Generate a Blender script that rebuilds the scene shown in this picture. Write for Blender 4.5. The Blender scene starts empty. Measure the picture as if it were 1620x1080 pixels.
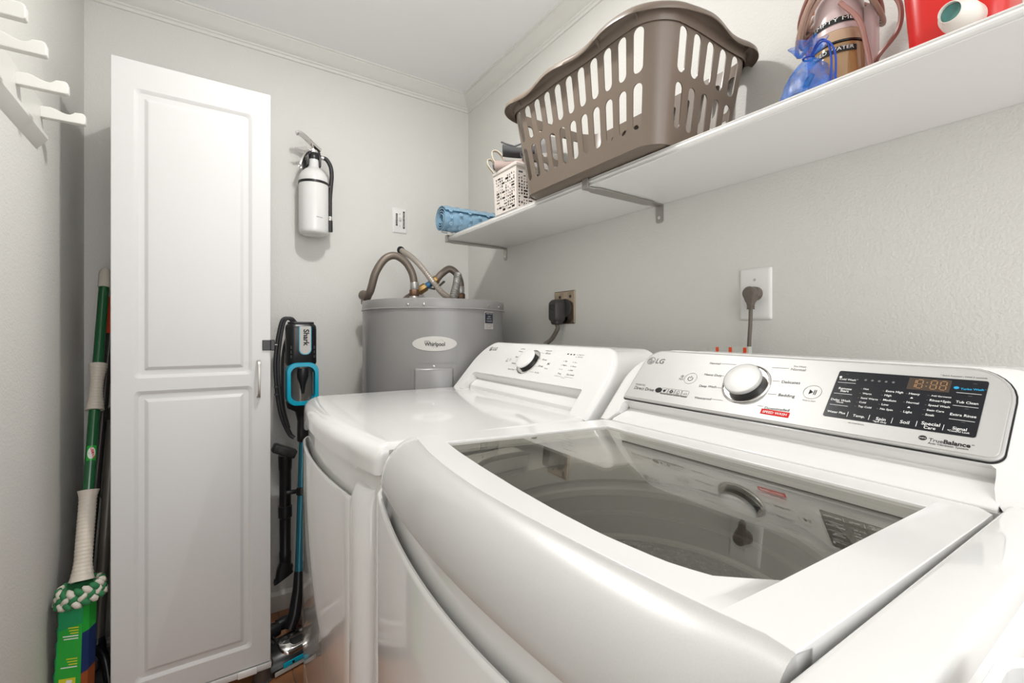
import bpy, bmesh, math, random
from mathutils import Vector, Matrix
from mathutils.geometry import delaunay_2d_cdt
random.seed(7)
PI = math.pi
H = 1.16          # height of the camera above the floor; all z below are measured from it
SC = bpy.context.scene
COL = SC.collection

# ------------------------------------------------------------------ camera
FPX = 730.0
yaw = math.atan(485 / FPX)
cd = bpy.data.cameras.new('camera'); cam = bpy.data.objects.new('camera', cd); COL.objects.link(cam)
cd.sensor_fit = 'HORIZONTAL'; cd.sensor_width = 36; cd.lens = 36 * FPX / 1620
cd.shift_y = -8 / 1620
cd.clip_start = 0.01
cam.location = (0, 0, H); cam.rotation_euler = (PI / 2, 0, -yaw)
SC.camera = cam
# ------------------------------------------------------------------ light
w = bpy.data.worlds.new('world'); SC.world = w; w.use_nodes = True
bg = w.node_tree.nodes['Background']; bg.inputs[0].default_value = (0.985, 0.99, 1.0, 1); bg.inputs[1].default_value = 2.6
def light(name, typ, loc, power, size, color=(1, 0.985, 0.96), rot=None, sx=None):
    d = bpy.data.lights.new(name, typ); o = bpy.data.objects.new(name, d); COL.objects.link(o)
    d.energy = power; d.color = color; o.location = loc
    if typ == 'POINT': d.shadow_soft_size = size
    if typ == 'AREA':
        d.size = size
        if size < 0.3: d.shape = 'DISK'
        if sx: d.shape = 'RECTANGLE'; d.size_y = sx
    if rot: o.rotation_euler = rot
    return o
light('room_lamp', 'AREA', (0.39, 1.08, 2.405), 10.5, 0.10, rot=(0, 0, 0))
light('ceiling_fill', 'POINT', (0.39, 1.08, 2.30), 3.2, 0.06)  # added point light below the room lamp, brightens the ceiling
light('hall_lamp', 'AREA', (0.1, -0.85, 1.85), 2.0, 0.5, rot=(math.radians(75), 0, math.radians(-8)))
vs = SC.view_settings; vs.view_transform = 'Standard'; vs.look = 'None'; vs.gamma = 1; vs.exposure = 0.17
vs.use_curve_mapping = False
SC.display_settings.display_device = 'sRGB'

# ------------------------------------------------------------------ materials
def mat(name, col, rough=0.5, metal=0.0, spec=0.5, bump=None, coat=0.0, noise=None, alpha=None, trans=0.0, emis=None, aniso=None):
    m = bpy.data.materials.new(name); m.use_nodes = True
    n = m.node_tree; b = n.nodes['Principled BSDF']
    b.inputs['Base Color'].default_value = (*col, 1); b.inputs['Roughness'].default_value = rough
    b.inputs['Metallic'].default_value = metal; b.inputs['Specular IOR Level'].default_value = spec
    b.inputs['Coat Weight'].default_value = coat; b.inputs['Coat Roughness'].default_value = 0.05
    b.inputs['Transmission Weight'].default_value = trans
    if alpha is not None: b.inputs['Alpha'].default_value = alpha
    if emis: b.inputs['Emission Color'].default_value = (*emis[0], 1); b.inputs['Emission Strength'].default_value = emis[1]
    tc = None
    def coord():
        t = n.nodes.new('ShaderNodeTexCoord'); return t.outputs['Object']
    if noise:  # (scale, amount, detail)
        t = n.nodes.new('ShaderNodeTexNoise'); t.inputs['Scale'].default_value = noise[0]; t.inputs['Detail'].default_value = 3
        n.links.new(coord(), t.inputs['Vector'])
        mx = n.nodes.new('ShaderNodeMix'); mx.data_type = 'RGBA'
        mx.inputs[6].default_value = (*[c * (1 - noise[1]) for c in col], 1); mx.inputs[7].default_value = (*[min(1, c * (1 + noise[1])) for c in col], 1)
        n.links.new(t.outputs['Fac'], mx.inputs[0]); n.links.new(mx.outputs[2], b.inputs['Base Color'])
    if bump:   # (scale, strength, distance)
        t = n.nodes.new('ShaderNodeTexNoise'); t.inputs['Scale'].default_value = bump[0]; t.inputs['Detail'].default_value = 2
        n.links.new(coord(), t.inputs['Vector'])
        bp = n.nodes.new('ShaderNodeBump'); bp.inputs['Strength'].default_value = bump[1]; bp.inputs['Distance'].default_value = bump[2]
        n.links.new(t.outputs['Fac'], bp.inputs['Height']); n.links.new(bp.outputs[0], b.inputs['Normal'])
    return m
M = {}
M['wall'] = mat('wall_paint', (0.66, 0.65, 0.615), 0.6, spec=0.3, bump=(190, 0.35, 0.003), noise=(1.2, 0.012))
M['ceiling'] = mat('ceiling_paint', (0.90, 0.905, 0.905), 0.45, spec=0.4, bump=(60, 0.06, 0.002))
M['trim'] = mat('trim_paint', (0.70, 0.69, 0.65), 0.35)
M['enamel'] = mat('white_enamel', (0.73, 0.725, 0.71), 0.10, spec=0.5, coat=0.55)
M['white_plastic'] = mat('white_plastic', (0.73, 0.725, 0.71), 0.16, spec=0.5, coat=0.2)
M['cabinet'] = mat('cabinet_foil', (0.60, 0.597, 0.59), 0.35, spec=0.4)
M['shelf'] = mat('shelf_foil', (0.78, 0.77, 0.75), 0.3)
M['silver'] = mat('silver_paint', (0.56, 0.555, 0.54), 0.42, metal=0.25, spec=0.5, coat=0.5, noise=(900, 0.06))
M['panel'] = mat('panel_metal', (0.46, 0.455, 0.44), 0.46, metal=0.3, spec=0.5, noise=(700, 0.04))
M['chrome'] = mat('chrome', (0.72, 0.70, 0.68), 0.12, metal=1)
M['steel'] = mat('brushed_steel', (0.46, 0.44, 0.41), 0.32, metal=1, noise=(40, 0.05))
M['drum'] = mat('drum_steel', (0.10, 0.096, 0.09), 0.28, metal=0.6, noise=(30, 0.08))
M['nickel'] = mat('bracket_nickel', (0.42, 0.40, 0.37), 0.38, metal=0.8)
M['black'] = mat('black_plastic', (0.012, 0.012, 0.013), 0.3)
M['rubber'] = mat('black_rubber', (0.02, 0.02, 0.021), 0.5)
M['display'] = mat('display_glass', (0.010, 0.011, 0.014), 0.22, spec=0.25)
M['ink'] = mat('black_ink', (0.03, 0.03, 0.03), 0.7, spec=0.15)
M['grey_ink'] = mat('grey_ink', (0.17, 0.165, 0.16), 0.7, spec=0.15)
M['white_ink'] = mat('white_ink', (0.78, 0.78, 0.76), 0.5)
M['blue_ink'] = mat('blue_ink', (0.0, 0.33, 0.62), 0.4)
M['amber'] = mat('amber_digits', (0.30, 0.15, 0.05), 0.4)
M['amber_dark'] = mat('amber_window', (0.055, 0.035, 0.022), 0.2)
M['red_label'] = mat('red_label', (0.58, 0.01, 0.01), 0.6, spec=0.2)
M['heater'] = mat('heater_grey', (0.235, 0.23, 0.225), 0.25, spec=0.5, noise=(6, 0.05))
M['pale_label'] = mat('pale_label', (0.50, 0.48, 0.45), 0.4)
M['basket'] = mat('taupe_plastic', (0.17, 0.132, 0.102), 0.33, spec=0.5)
M['cream'] = mat('cream_plastic', (0.62, 0.56, 0.48), 0.4)
M['beige_basket'] = mat('offwhite_plastic', (0.72, 0.66, 0.61), 0.4)
M['green'] = mat('green_paint', (0.006, 0.10, 0.03), 0.2, coat=0.5)
M['orange'] = mat('orange_plastic', (0.75, 0.07, 0.01), 0.35)
M['dark_pole'] = mat('dark_grey_pole', (0.07, 0.065, 0.06), 0.25, metal=0.5)
M['grey_pole'] = mat('grey_pole', (0.17, 0.155, 0.135), 0.35, metal=0.4)
M['teal'] = mat('teal_metal', (0.035, 0.20, 0.27), 0.25, metal=0.4)
M['cyan'] = mat('cyan_plastic', (0.0, 0.36, 0.52), 0.2)
M['smoke'] = mat('smoky_plastic', (0.10, 0.085, 0.075), 0.12, coat=0.5)
M['grey_plastic'] = mat('grey_plastic', (0.34, 0.33, 0.34), 0.35)
M['hose'] = mat('braided_hose', (0.20, 0.165, 0.135), 0.4, metal=0.5, bump=(900, 0.4, 0.001))
M['conduit'] = mat('conduit', (0.46, 0.41, 0.36), 0.4, metal=0.4)
M['brass'] = mat('brass', (0.30, 0.19, 0.07), 0.4, metal=0.8, noise=(80, 0.3))
M['copper'] = mat('copper_fitting', (0.16, 0.09, 0.055), 0.5, metal=0.6, noise=(80, 0.3))
M['galv'] = mat('galvanised', (0.45, 0.44, 0.42), 0.4, metal=0.7)
M['blue_valve'] = mat('blue_sleeve', (0.01, 0.12, 0.25), 0.35)
M['cord'] = mat('brown_cord', (0.125, 0.105, 0.085), 0.45)
M['plug_dark'] = mat('dark_plug', (0.045, 0.042, 0.04), 0.45)
M['mat_blue'] = mat('clear_blue_vinyl', (0.38, 0.62, 0.80), 0.12, trans=0.5, coat=0.5)
M['glove_dark'] = mat('charcoal_fabric', (0.07, 0.072, 0.075), 0.85, bump=(300, 0.5, 0.001))
M['glove_pink'] = mat('dusty_pink_fabric', (0.36, 0.28, 0.25), 0.9, bump=(300, 0.5, 0.001))
M['strap'] = mat('cream_strap', (0.62, 0.55, 0.44), 0.7)
M['steamer'] = mat('tan_plastic', (0.46, 0.31, 0.20), 0.2)
M['tank'] = mat('amber_tank', (0.50, 0.30, 0.13), 0.06, trans=0.35, coat=0.4)
M['pink'] = mat('pink_plastic', (0.60, 0.46, 0.45), 0.3)
M['cable'] = mat('tan_cable', (0.40, 0.27, 0.21), 0.35)
M['cable_rose'] = mat('rose_cable', (0.34, 0.16, 0.13), 0.35)
M['amber_bottle'] = mat('amber_plastic', (0.30, 0.09, 0.02), 0.2)
M['red'] = mat('red_plastic', (0.58, 0.010, 0.006), 0.3)
M['cap'] = mat('offwhite_cap', (0.72, 0.69, 0.63), 0.35)
M['cap_teal'] = mat('teal_cap', (0.07, 0.22, 0.20), 0.4)
M['pack_green'] = mat('pack_green', (0.02, 0.36, 0.04), 0.25)
M['pack_dgreen'] = mat('pack_dark_green', (0.01, 0.28, 0.10), 0.25)
M['pack_navy'] = mat('pack_navy', (0.01, 0.03, 0.12), 0.3)
M['navy_label'] = mat('navy_label', (0.018, 0.022, 0.04), 0.3)
M['pack_rust'] = mat('pack_rust', (0.28, 0.07, 0.02), 0.3)
M['yellow'] = mat('yellow_print', (0.62, 0.58, 0.02), 0.4)
M['skin'] = mat('skin_print', (0.62, 0.38, 0.27), 0.5)
M['yarn_white'] = mat('white_yarn', (0.62, 0.58, 0.50), 0.9)
M['yarn_green'] = mat('green_yarn', (0.03, 0.19, 0.07), 0.9)
M['leg'] = mat('brown_leg', (0.085, 0.07, 0.06), 0.4)
M['baghaze'] = mat('pink_bag', (0.52, 0.42, 0.37), 0.4, bump=(40, 0.5, 0.01))
M['bowl'] = mat('white_ceramic', (0.78, 0.77, 0.76), 0.2)
M['grey_can'] = mat('grey_canister', (0.33, 0.31, 0.29), 0.4)
M['dark_item'] = mat('dark_blue_item', (0.012, 0.035, 0.06), 0.25)
M['box_print'] = mat('box_white', (0.55, 0.57, 0.52), 0.5)
M['metal_plate'] = mat('bronze_plate', (0.42, 0.34, 0.26), 0.15, metal=1)
M['tub_cover'] = mat('tub_cover_plastic', (0.44, 0.435, 0.42), 0.3)
M['ring_lip_lit'] = mat('ring_lip_lit_grey', (0.34, 0.335, 0.32), 0.3)  # lighter copy of the ring grey, light painted on lips that catch it
M['ring_gap_shade'] = mat('ring_gap_shade', (0.05, 0.048, 0.045), 0.4)  # dark colour for the shade in the recess above the ring
M['emboss'] = mat('embossed_steel', (0.42, 0.41, 0.39), 0.10, metal=1, bump=(110, 1.0, 0.012))
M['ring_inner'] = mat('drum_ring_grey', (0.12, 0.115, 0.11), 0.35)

def floor_mat():
    m = mat('floor_tile', (0.40, 0.17, 0.075), 0.3, noise=(7, 0.35), bump=(60, 0.1, 0.002)); return m
M['tile'] = floor_mat()
M['grout'] = mat('grout', (0.30, 0.20, 0.14), 0.8)
def glass_mat():
    m = bpy.data.materials.new('tinted_lid_glass'); m.use_nodes = True; n = m.node_tree; n.nodes.clear()
    out = n.nodes.new('ShaderNodeOutputMaterial'); mx = n.nodes.new('ShaderNodeMixShader')
    tr = n.nodes.new('ShaderNodeBsdfTransparent'); tr.inputs[0].default_value = (0.80, 0.79, 0.76, 1)
    gl = n.nodes.new('ShaderNodeBsdfGlossy'); gl.inputs['Roughness'].default_value = 0.0; gl.inputs[0].default_value = (0.9, 0.89, 0.86, 1)
    fr = n.nodes.new('ShaderNodeFresnel'); geo = n.nodes.new('ShaderNodeNewGeometry'); mr = n.nodes.new('ShaderNodeMapRange'); mr.inputs[3].default_value = 1.95; mr.inputs[4].default_value = 1 / 1.95
    n.links.new(geo.outputs['Backfacing'], mr.inputs[0]); n.links.new(mr.outputs[0], fr.inputs[0])
    n.links.new(fr.outputs[0], mx.inputs[0]); n.links.new(tr.outputs[0], mx.inputs[1]); n.links.new(gl.outputs[0], mx.inputs[2])
    n.links.new(mx.outputs[0], out.inputs[0]); return m
M['glass'] = glass_mat()
def organza():
    m = bpy.data.materials.new('blue_organza'); m.use_nodes = True; n = m.node_tree; b = n.nodes['Principled BSDF']
    b.inputs['Base Color'].default_value = (0.01, 0.16, 0.62, 1); b.inputs['Roughness'].default_value = 0.35
    t = n.nodes.new('ShaderNodeTexNoise'); t.inputs['Scale'].default_value = 45
    tc = n.nodes.new('ShaderNodeTexCoord'); n.links.new(tc.outputs['Object'], t.inputs['Vector'])
    r = n.nodes.new('ShaderNodeMapRange'); r.inputs[1].default_value = 0.35; r.inputs[2].default_value = 0.7; r.inputs[3].default_value = 0.18; r.inputs[4].default_value = 0.70
    n.links.new(t.outputs['Fac'], r.inputs[0]); n.links.new(r.outputs[0], b.inputs['Alpha']); return m
M['organza'] = organza()
M['organza_tie'] = mat('organza_tie', (0.005, 0.05, 0.35), 0.5)

# ------------------------------------------------------------------ helpers
ORG = {}
def thing(name, label, cat, loc, group=None):
    o = bpy.data.objects.new(name, None); COL.objects.link(o); o.empty_display_size = 0.05
    o.location = (loc[0], loc[1], loc[2] + H); ORG[o.name] = Vector((loc[0], loc[1], loc[2]))
    o['label'] = label; o['category'] = cat
    if group: o['group'] = group
    return o
def part(name, bm, m, parent=None, sharp=35, mods=None, label=None, flat=False, mats=None, shift=None):
    me = bpy.data.meshes.new(name)
    off = ORG[parent.name] if parent is not None else Vector((0, 0, -H))
    if parent is None and shift is not None: off = Vector(shift)
    bmesh.ops.translate(bm, verts=bm.verts, vec=-off)
    bmesh.ops.recalc_face_normals(bm, faces=bm.faces)
    bm.to_mesh(me); bm.free()
    for p in me.polygons: p.use_smooth = not flat
    if not flat: me.set_sharp_from_angle(angle=math.radians(sharp))
    o = bpy.data.objects.new(name, me); COL.objects.link(o)
    for mm in (mats or [m]): me.materials.append(M[mm] if isinstance(mm, str) else mm)
    ORG[o.name] = off
    if parent is not None: o.parent = parent
    elif shift is not None: o.location = (shift[0], shift[1], shift[2] + H)
    for md in (mods or []):
        if md[0] == 'bevel':
            x = o.modifiers.new('bevel', 'BEVEL'); x.width = md[1]; x.segments = md[2]; x.limit_method = 'ANGLE'; x.angle_limit = math.radians(40); x.harden_normals = False
        if md[0] == 'solid':
            x = o.modifiers.new('solid', 'SOLIDIFY'); x.thickness = md[1]; x.offset = md[2]
        if md[0] == 'split':
            x = o.modifiers.new('split', 'EDGE_SPLIT'); x.split_angle = math.radians(md[1])
        if md[0] == 'sub':
            x = o.modifiers.new('sub', 'SUBSURF'); x.levels = md[1]; x.render_levels = md[1]
    if label: o['label'] = label
    if name in ('lettering', 'vent', 'rim_rib', 'indicator_marks', 'digits', 'print_marks', 'orange_mark', 'strip_tab', 'rib'): o['kind'] = 'stuff'
    return o
def tag(o, label, cat, group=None):
    o['label'] = label; o['category'] = cat
    if group: o['group'] = group
    return o
def struct(o):
    o['kind'] = 'structure'; return o
B = bmesh.new
def box(bm, x0, x1, y0, y1, z0, z1, bev=0.0, seg=2):
    r = bmesh.ops.create_cube(bm, size=1)
    vs_ = r['verts']
    for v in vs_:
        v.co = Vector(((x0 + x1) / 2 + v.co.x * (x1 - x0), (y0 + y1) / 2 + v.co.y * (y1 - y0), (z0 + z1) / 2 + v.co.z * (z1 - z0)))
    if bev > 0:
        es = list({e for v in vs_ for e in v.link_edges})
        bmesh.ops.bevel(bm, geom=es, offset=bev, segments=seg, affect='EDGES', profile=0.5)
    return bm
def obox(bm, c, ax, ay, az, sx, sy, sz, bev=0.0, seg=2):
    """box centred at c with axes ax, ay, az and full sizes"""
    c = Vector(c); ax = Vector(ax).normalized(); ay = Vector(ay).normalized(); az = Vector(az).normalized()
    t = B(); box(t, -sx / 2, sx / 2, -sy / 2, sy / 2, -sz / 2, sz / 2, bev, seg)
    for v in t.verts: v.co = c + ax * v.co.x + ay * v.co.y + az * v.co.z
    merge(bm, t); return bm
def merge(bm, t):
    mp = {v: bm.verts.new(v.co) for v in t.verts}
    for f in t.faces:
        try:
            nf = bm.faces.new([mp[v] for v in f.verts]); nf.material_index = f.material_index
        except ValueError: pass
    t.free()
def loft(bm, rings, closed=True, caps=(True, True), mi=0):
    vr = [[bm.verts.new(Vector(p)) for p in r] for r in rings]
    n = len(vr[0])
    for a, b in zip(vr[:-1], vr[1:]):
        for i in range(n if closed else n - 1):
            j = (i + 1) % n
            try: bm.faces.new((a[i], a[j], b[j], b[i])).material_index = mi
            except ValueError: pass
    if closed and caps[0]: bm.faces.new(vr[0][::-1]).material_index = mi
    if closed and caps[1]: bm.faces.new(vr[-1]).material_index = mi
    return vr
def frames(pts):
    pts = [Vector(p) for p in pts]; n = len(pts); T = []
    for i in range(n):
        a = pts[max(0, i - 1)]; b = pts[min(n - 1, i + 1)]; T.append((b - a).normalized())
    u = T[0].orthogonal().normalized(); out = []
    for i in range(n):
        u = (u - T[i] * u.dot(T[i]))
        u = u.normalized() if u.length > 1e-6 else T[i].orthogonal().normalized()
        out.append((pts[i], T[i], u, T[i].cross(u)))
    return out
def spline(pts, k=6):
    P = [Vector(p) for p in pts]; P = [P[0] * 2 - P[1]] + P + [P[-1] * 2 - P[-2]]; out = []
    for i in range(1, len(P) - 2):
        for j in range(k):
            t = j / k; a, b, c, d = P[i - 1:i + 3]
            out.append(0.5 * ((2 * b) + (c - a) * t + (2 * a - 5 * b + 4 * c - d) * t * t + (3 * b - a - 3 * c + d) * t ** 3))
    out.append(P[-2]); return out
def tube(bm, pts, r, seg=12, caps=True, flatten=None):
    fr = frames(pts); rs = r if isinstance(r, (list, tuple)) else [r] * len(fr); rings = []
    for (p, t, u, v), rr in zip(fr, rs):
        k = flatten or 1.0
        rings.append([p + u * rr * math.cos(2 * PI * i / seg) + v * rr * k * math.sin(2 * PI * i / seg) for i in range(seg)])
    loft(bm, rings, True, (caps, caps)); return bm
def lathe(bm, prof, c=(0, 0, 0), ax=(0, 0, 1), seg=32, u0=None):
    """prof: (radius, height) pairs along ax"""
    c = Vector(c); ax = Vector(ax).normalized(); u = Vector(u0).normalized() if u0 else ax.orthogonal().normalized(); v = ax.cross(u)
    rings = []
    for r, h in prof:
        r = max(r, 1e-5)
        rings.append([c + ax * h + u * r * math.cos(2 * PI * i / seg) + v * r * math.sin(2 * PI * i / seg) for i in range(seg)])
    loft(bm, rings); return bm
def prism(bm, poly, f0, f1):
    """poly of 2D points; f0/f1 map (a,b) to the two faces"""
    loft(bm, [[f0(*p) for p in poly], [f1(*p) for p in poly]]); return bm
def rrect(x0, x1, y0, y1, r, seg=6):
    rs = r if isinstance(r, (list, tuple)) else [r] * 4   # order: (x1,y0) (x1,y1) (x0,y1) (x0,y0)
    out = []
    for (cx, cy, a0), rr in zip(((x1, y0, -90), (x1, y1, 0), (x0, y1, 90), (x0, y0, 180)), rs):
        sx = -1 if cx == x1 else 1; sy = 1 if cy == y0 else -1
        ox, oy = cx + sx * rr, cy + sy * rr
        for i in range(seg + 1):
            a = math.radians(a0 + 90 * i / seg); out.append((ox + rr * math.cos(a), oy + rr * math.sin(a)))
    return out
def inpoly(p, poly):
    x, y = p; c = False; n = len(poly); j = n - 1
    for i in range(n):
        xi, yi = poly[i]; xj, yj = poly[j]
        if (yi > y) != (yj > y) and x < (xj - xi) * (y - yi) / (yj - yi) + xi: c = not c
        j = i
    return c
def sheet(bm, outer, holes, fn, grid=None):
    V = []; E = []
    if grid:
        wx = (max(p[0] for p in outer) - min(p[0] for p in outer)) / grid[0]; wy = (max(p[1] for p in outer) - min(p[1] for p in outer)) / max(grid[1], 1); o2 = []
        for p, q in zip(outer, outer[1:] + outer[:1]):
            k = max(1, int(math.ceil(max(abs(q[0] - p[0]) / wx, abs(q[1] - p[1]) / wy) - 1e-6)))
            o2 += [(p[0] + (q[0] - p[0]) * i / k, p[1] + (q[1] - p[1]) * i / k) for i in range(k)]
        outer = o2
    for poly in [outer] + holes:
        b = len(V); V += [Vector(p) for p in poly]; E += [(b + i, b + (i + 1) % len(poly)) for i in range(len(poly))]
    if grid:
        gx, gy = grid
        xs = [p[0] for p in outer]; ys = [p[1] for p in outer]
        for i in range(1, gx):
            for j in range(1, gy):
                p = (min(xs) + (max(xs) - min(xs)) * i / gx, min(ys) + (max(ys) - min(ys)) * j / gy)
                if inpoly(p, outer) and not any(inpoly(p, h) for h in holes): V.append(Vector(p))
    vo, eo, fo = delaunay_2d_cdt(V, E, [], 0, 1e-7)[:3]
    bv = [bm.verts.new(fn(v.x, v.y)) for v in vo]
    for f in fo:
        c = (sum(vo[i].x for i in f) / len(f), sum(vo[i].y for i in f) / len(f))
        if not inpoly(c, outer) or any(inpoly(c, h) for h in holes): continue
        try: bm.faces.new([bv[i] for i in f])
        except ValueError: pass
    bmesh.ops.delete(bm, geom=[v for v in bm.verts if not v.link_faces], context='VERTS')
    return bm
TXT = {}
def text2d(s, bold=0.0, shear=0.0):
    k = (s, bold, shear)
    if k in TXT: return TXT[k]
    c = bpy.data.curves.new('t', 'FONT'); c.body = s; c.size = 1; c.offset = bold; c.shear = shear; c.resolution_u = 3
    o = bpy.data.objects.new('t', c); COL.objects.link(o)
    dg = bpy.context.evaluated_depsgraph_get(); me = bpy.data.meshes.new_from_object(o.evaluated_get(dg))
    vs_ = [(v.co.x, v.co.y) for v in me.vertices]; fs = [tuple(p.vertices) for p in me.polygons]
    bpy.data.objects.remove(o); bpy.data.curves.remove(c); bpy.data.meshes.remove(me)
    x0 = min(v[0] for v in vs_); x1 = max(v[0] for v in vs_)
    TXT[k] = ([(v[0] - x0, v[1]) for v in vs_], fs, x1 - x0); return TXT[k]
def text(bm, s, fn, a0, b0, a1, b1, bold=0.0, shear=0.0, hs=1.0, mi=0):
    """lettering whose baseline runs from (a0,b0) to (a1,b1) on the surface fn(a,b)"""
    vs_, fs, wd = text2d(s, bold, shear)
    L = math.hypot(a1 - a0, b1 - b0); k = L / wd; dx, dy = (a1 - a0) / L, (b1 - b0) / L
    bv = [bm.verts.new(fn(a0 + k * (x * dx - y * hs * dy), b0 + k * (x * dy + y * hs * dx))) for x, y in vs_]
    for f in fs:
        try: bm.faces.new([bv[i] for i in f]).material_index = mi
        except ValueError: pass
def line2(bm, fn, a0, b0, a1, b1, w):
    L = math.hypot(a1 - a0, b1 - b0) or 1; nx, ny = -(b1 - b0) / L * w / 2, (a1 - a0) / L * w / 2
    q = [fn(a0 + nx, b0 + ny), fn(a0 - nx, b0 - ny), fn(a1 - nx, b1 - ny), fn(a1 + nx, b1 + ny)]
    bm.faces.new([bm.verts.new(p) for p in q])
def ring2(bm, fn, a, b, r0, r1, seg=28, t0=0, t1=360, ky=1.0):
    n = seg; prev = None
    for i in range(n + 1):
        t = math.radians(t0 + (t1 - t0) * i / n); c, s = math.cos(t), math.sin(t) * ky
        cur = (bm.verts.new(fn(a + r0 * c, b + r0 * s)), bm.verts.new(fn(a + r1 * c, b + r1 * s)))
        if prev: bm.faces.new((prev[0], prev[1], cur[1], cur[0]))
        prev = cur
def disc2(bm, fn, a, b, r, seg=24, ky=1.0):
    bm.faces.new([bm.verts.new(fn(a + r * math.cos(2 * PI * i / seg), b + r * ky * math.sin(2 * PI * i / seg))) for i in range(seg)])
def poly2(bm, fn, pts):
    bm.faces.new([bm.verts.new(fn(*p)) for p in pts])

# ------------------------------------------------------------------ the room
XL, XR, YF, YB, ZF, ZC = -0.355, 1.17, 2.182, -0.95, -H, 1.262
def slab(name, b, m, **k): bm = B(); box(bm, *b); return struct(part(name, bm, m, **k))
slab('wall_far', (XL - 0.1, XR + 0.1, YF, YF + 0.1, ZF - 0.05, ZC + 0.1), 'wall')
slab('wall_right', (XR, XR + 0.1, YB, YF, ZF - 0.05, ZC + 0.1), 'wall')
slab('wall_left', (XL - 0.1, XL, YB, YF, ZF - 0.05, ZC + 0.1), 'wall')
slab('ceiling', (XL, XR, YB, YF, ZC, ZC + 0.1), 'ceiling')
fl = slab('floor', (XL, XR, YB, YF, ZF - 0.05, ZF - 0.004), 'grout')
for ix in range(6):
    for iy in range(8):
        x0 = XL + ix * 0.305; y0 = YF - (iy + 1) * 0.305; x1 = min(XR, x0 + 0.301)
        if x0 >= XR - 0.02: continue
        bm = B(); box(bm, x0, x1, y0, y0 + 0.301, ZF - 0.012, ZF, 0.0015, 1)
        part('tile', bm, 'tile', fl)
# crown moulding, profile as (distance from the wall, drop below the ceiling)
CP = [(0.0, 0.0), (0.058, 0.0), (0.058, 0.008), (0.053, 0.011), (0.053, 0.016), (0.044, 0.026), (0.032, 0.040), (0.022, 0.052), (0.014, 0.058), (0.011, 0.060), (0.011, 0.066), (0.006, 0.070), (0.006, 0.082), (0.0, 0.084)]
CP = [(a, b * 0.9) for a, b in CP]
bm = B(); loft(bm, [[(XR - a, YB, ZC - b) for a, b in CP], [(XR - a, YF - a, ZC - b) for a, b in CP]]); struct(part('trim_1', bm, 'trim', sharp=20))
bm = B(); loft(bm, [[(XL + a, YF - a, ZC - b) for a, b in CP], [(XR - a, YF - a, ZC - b) for a, b in CP]]); struct(part('trim_2', bm, 'trim', sharp=20))
bm = B(); loft(bm, [[(XL + a, YB, ZC - b) for a, b in CP], [(XL + a, YF - a, ZC - b) for a, b in CP]]); struct(part('trim_3', bm, 'trim', sharp=20))
BP = [(0, 0), (0.014, 0), (0.014, 0.066), (0.009, 0.076), (0.0, 0.080)]
bm = B(); loft(bm, [[(XL + a, YF - a, ZF + b) for a, b in BP], [(XR - a, YF - a, ZF + b) for a, b in BP]]); struct(part('baseboard_far', bm, 'trim', sharp=20))
bm = B(); loft(bm, [[(XL + a, YB, ZF + b) for a, b in BP], [(XL + a, YF - a, ZF + b) for a, b in BP]]); struct(part('baseboard_left', bm, 'trim', sharp=20))
bm = B(); loft(bm, [[(XR - a, YB, ZF + b) for a, b in BP], [(XR - a, YF - a, ZF + b) for a, b in BP]]); struct(part('baseboard_right', bm, 'trim', sharp=20))

# ------------------------------------------------------------------ tall cabinet
CX0, CX1, CY = -0.223, 0.179, 1.72
CZ0, CZ1 = -1.075, 0.800
t = thing('storage_cabinet', 'tall narrow white cabinet with two routed panels on its door', 'cabinet', ((CX0 + CX1) / 2, CY + 0.2, ZF))
bm = B(); box(bm, CX0, CX1, CY + 0.021, CY + 0.385, CZ0 - 0.012, CZ1, 0.002, 1); part('body', bm, 'cabinet', t)
def raised(bm, x0, x1, z0, z1, y):
    """routed groove and raised field in a door face, facing -y"""
    lv = [(0, 0), (0.004, 0.002), (0.010, 0.006), (0.016, 0.0065), (0.024, 0.0062), (0.033, 0.0005), (0.036, 0.0)]
    rings = []
    for i, (o, d) in enumerate(lv):
        r = 0.012 if i < 3 else 0.002
        rings.append([(p[0], y + d, p[1]) for p in rrect(x0 + o, x1 - o, z0 + o, z1 - o, r, 4)])
    loft(bm, rings, True, (False, True)); return [(p[0], p[1]) for p in rrect(x0, x1, z0, z1, 0.012, 4)]
bm = B()
fx0, fx1 = CX0 + 0.050, CX1 - 0.052
P1 = (fx0, fx1, -0.123, 0.722); P2 = (fx0, fx1, -1.010, -0.160)
holes = [raised(bm, *P1, CY), raised(bm, *P2, CY)]
sheet(bm, [(CX0, CZ0), (CX1, CZ0), (CX1, CZ1), (CX0, CZ1)], holes, lambda a, b: Vector((a, CY, b)))
bmesh.ops.remove_doubles(bm, verts=bm.verts, dist=1e-5)
rim = [(CX0, CZ0), (CX1, CZ0), (CX1, CZ1), (CX0, CZ1)]
loft(bm, [[(a, CY, b) for a, b in rim], [(a + (-0.0015 if a < 0 else 0.0015), CY + 0.002, b) for a, b in rim], [(a, CY + 0.018, b) for a, b in rim]], True, (False, True))
door = part('door', bm, 'cabinet', t, sharp=9)
bm = B(); pts = [(0.145, CY - 0.001, -0.080), (0.145, CY - 0.014, -0.083), (0.145, CY - 0.022, -0.100), (0.145, CY - 0.026, -0.137), (0.145, CY - 0.022, -0.178), (0.145, CY - 0.014, -0.195), (0.145, CY - 0.001, -0.198)]
fr = spline(pts, 4)
rings = []
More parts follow.
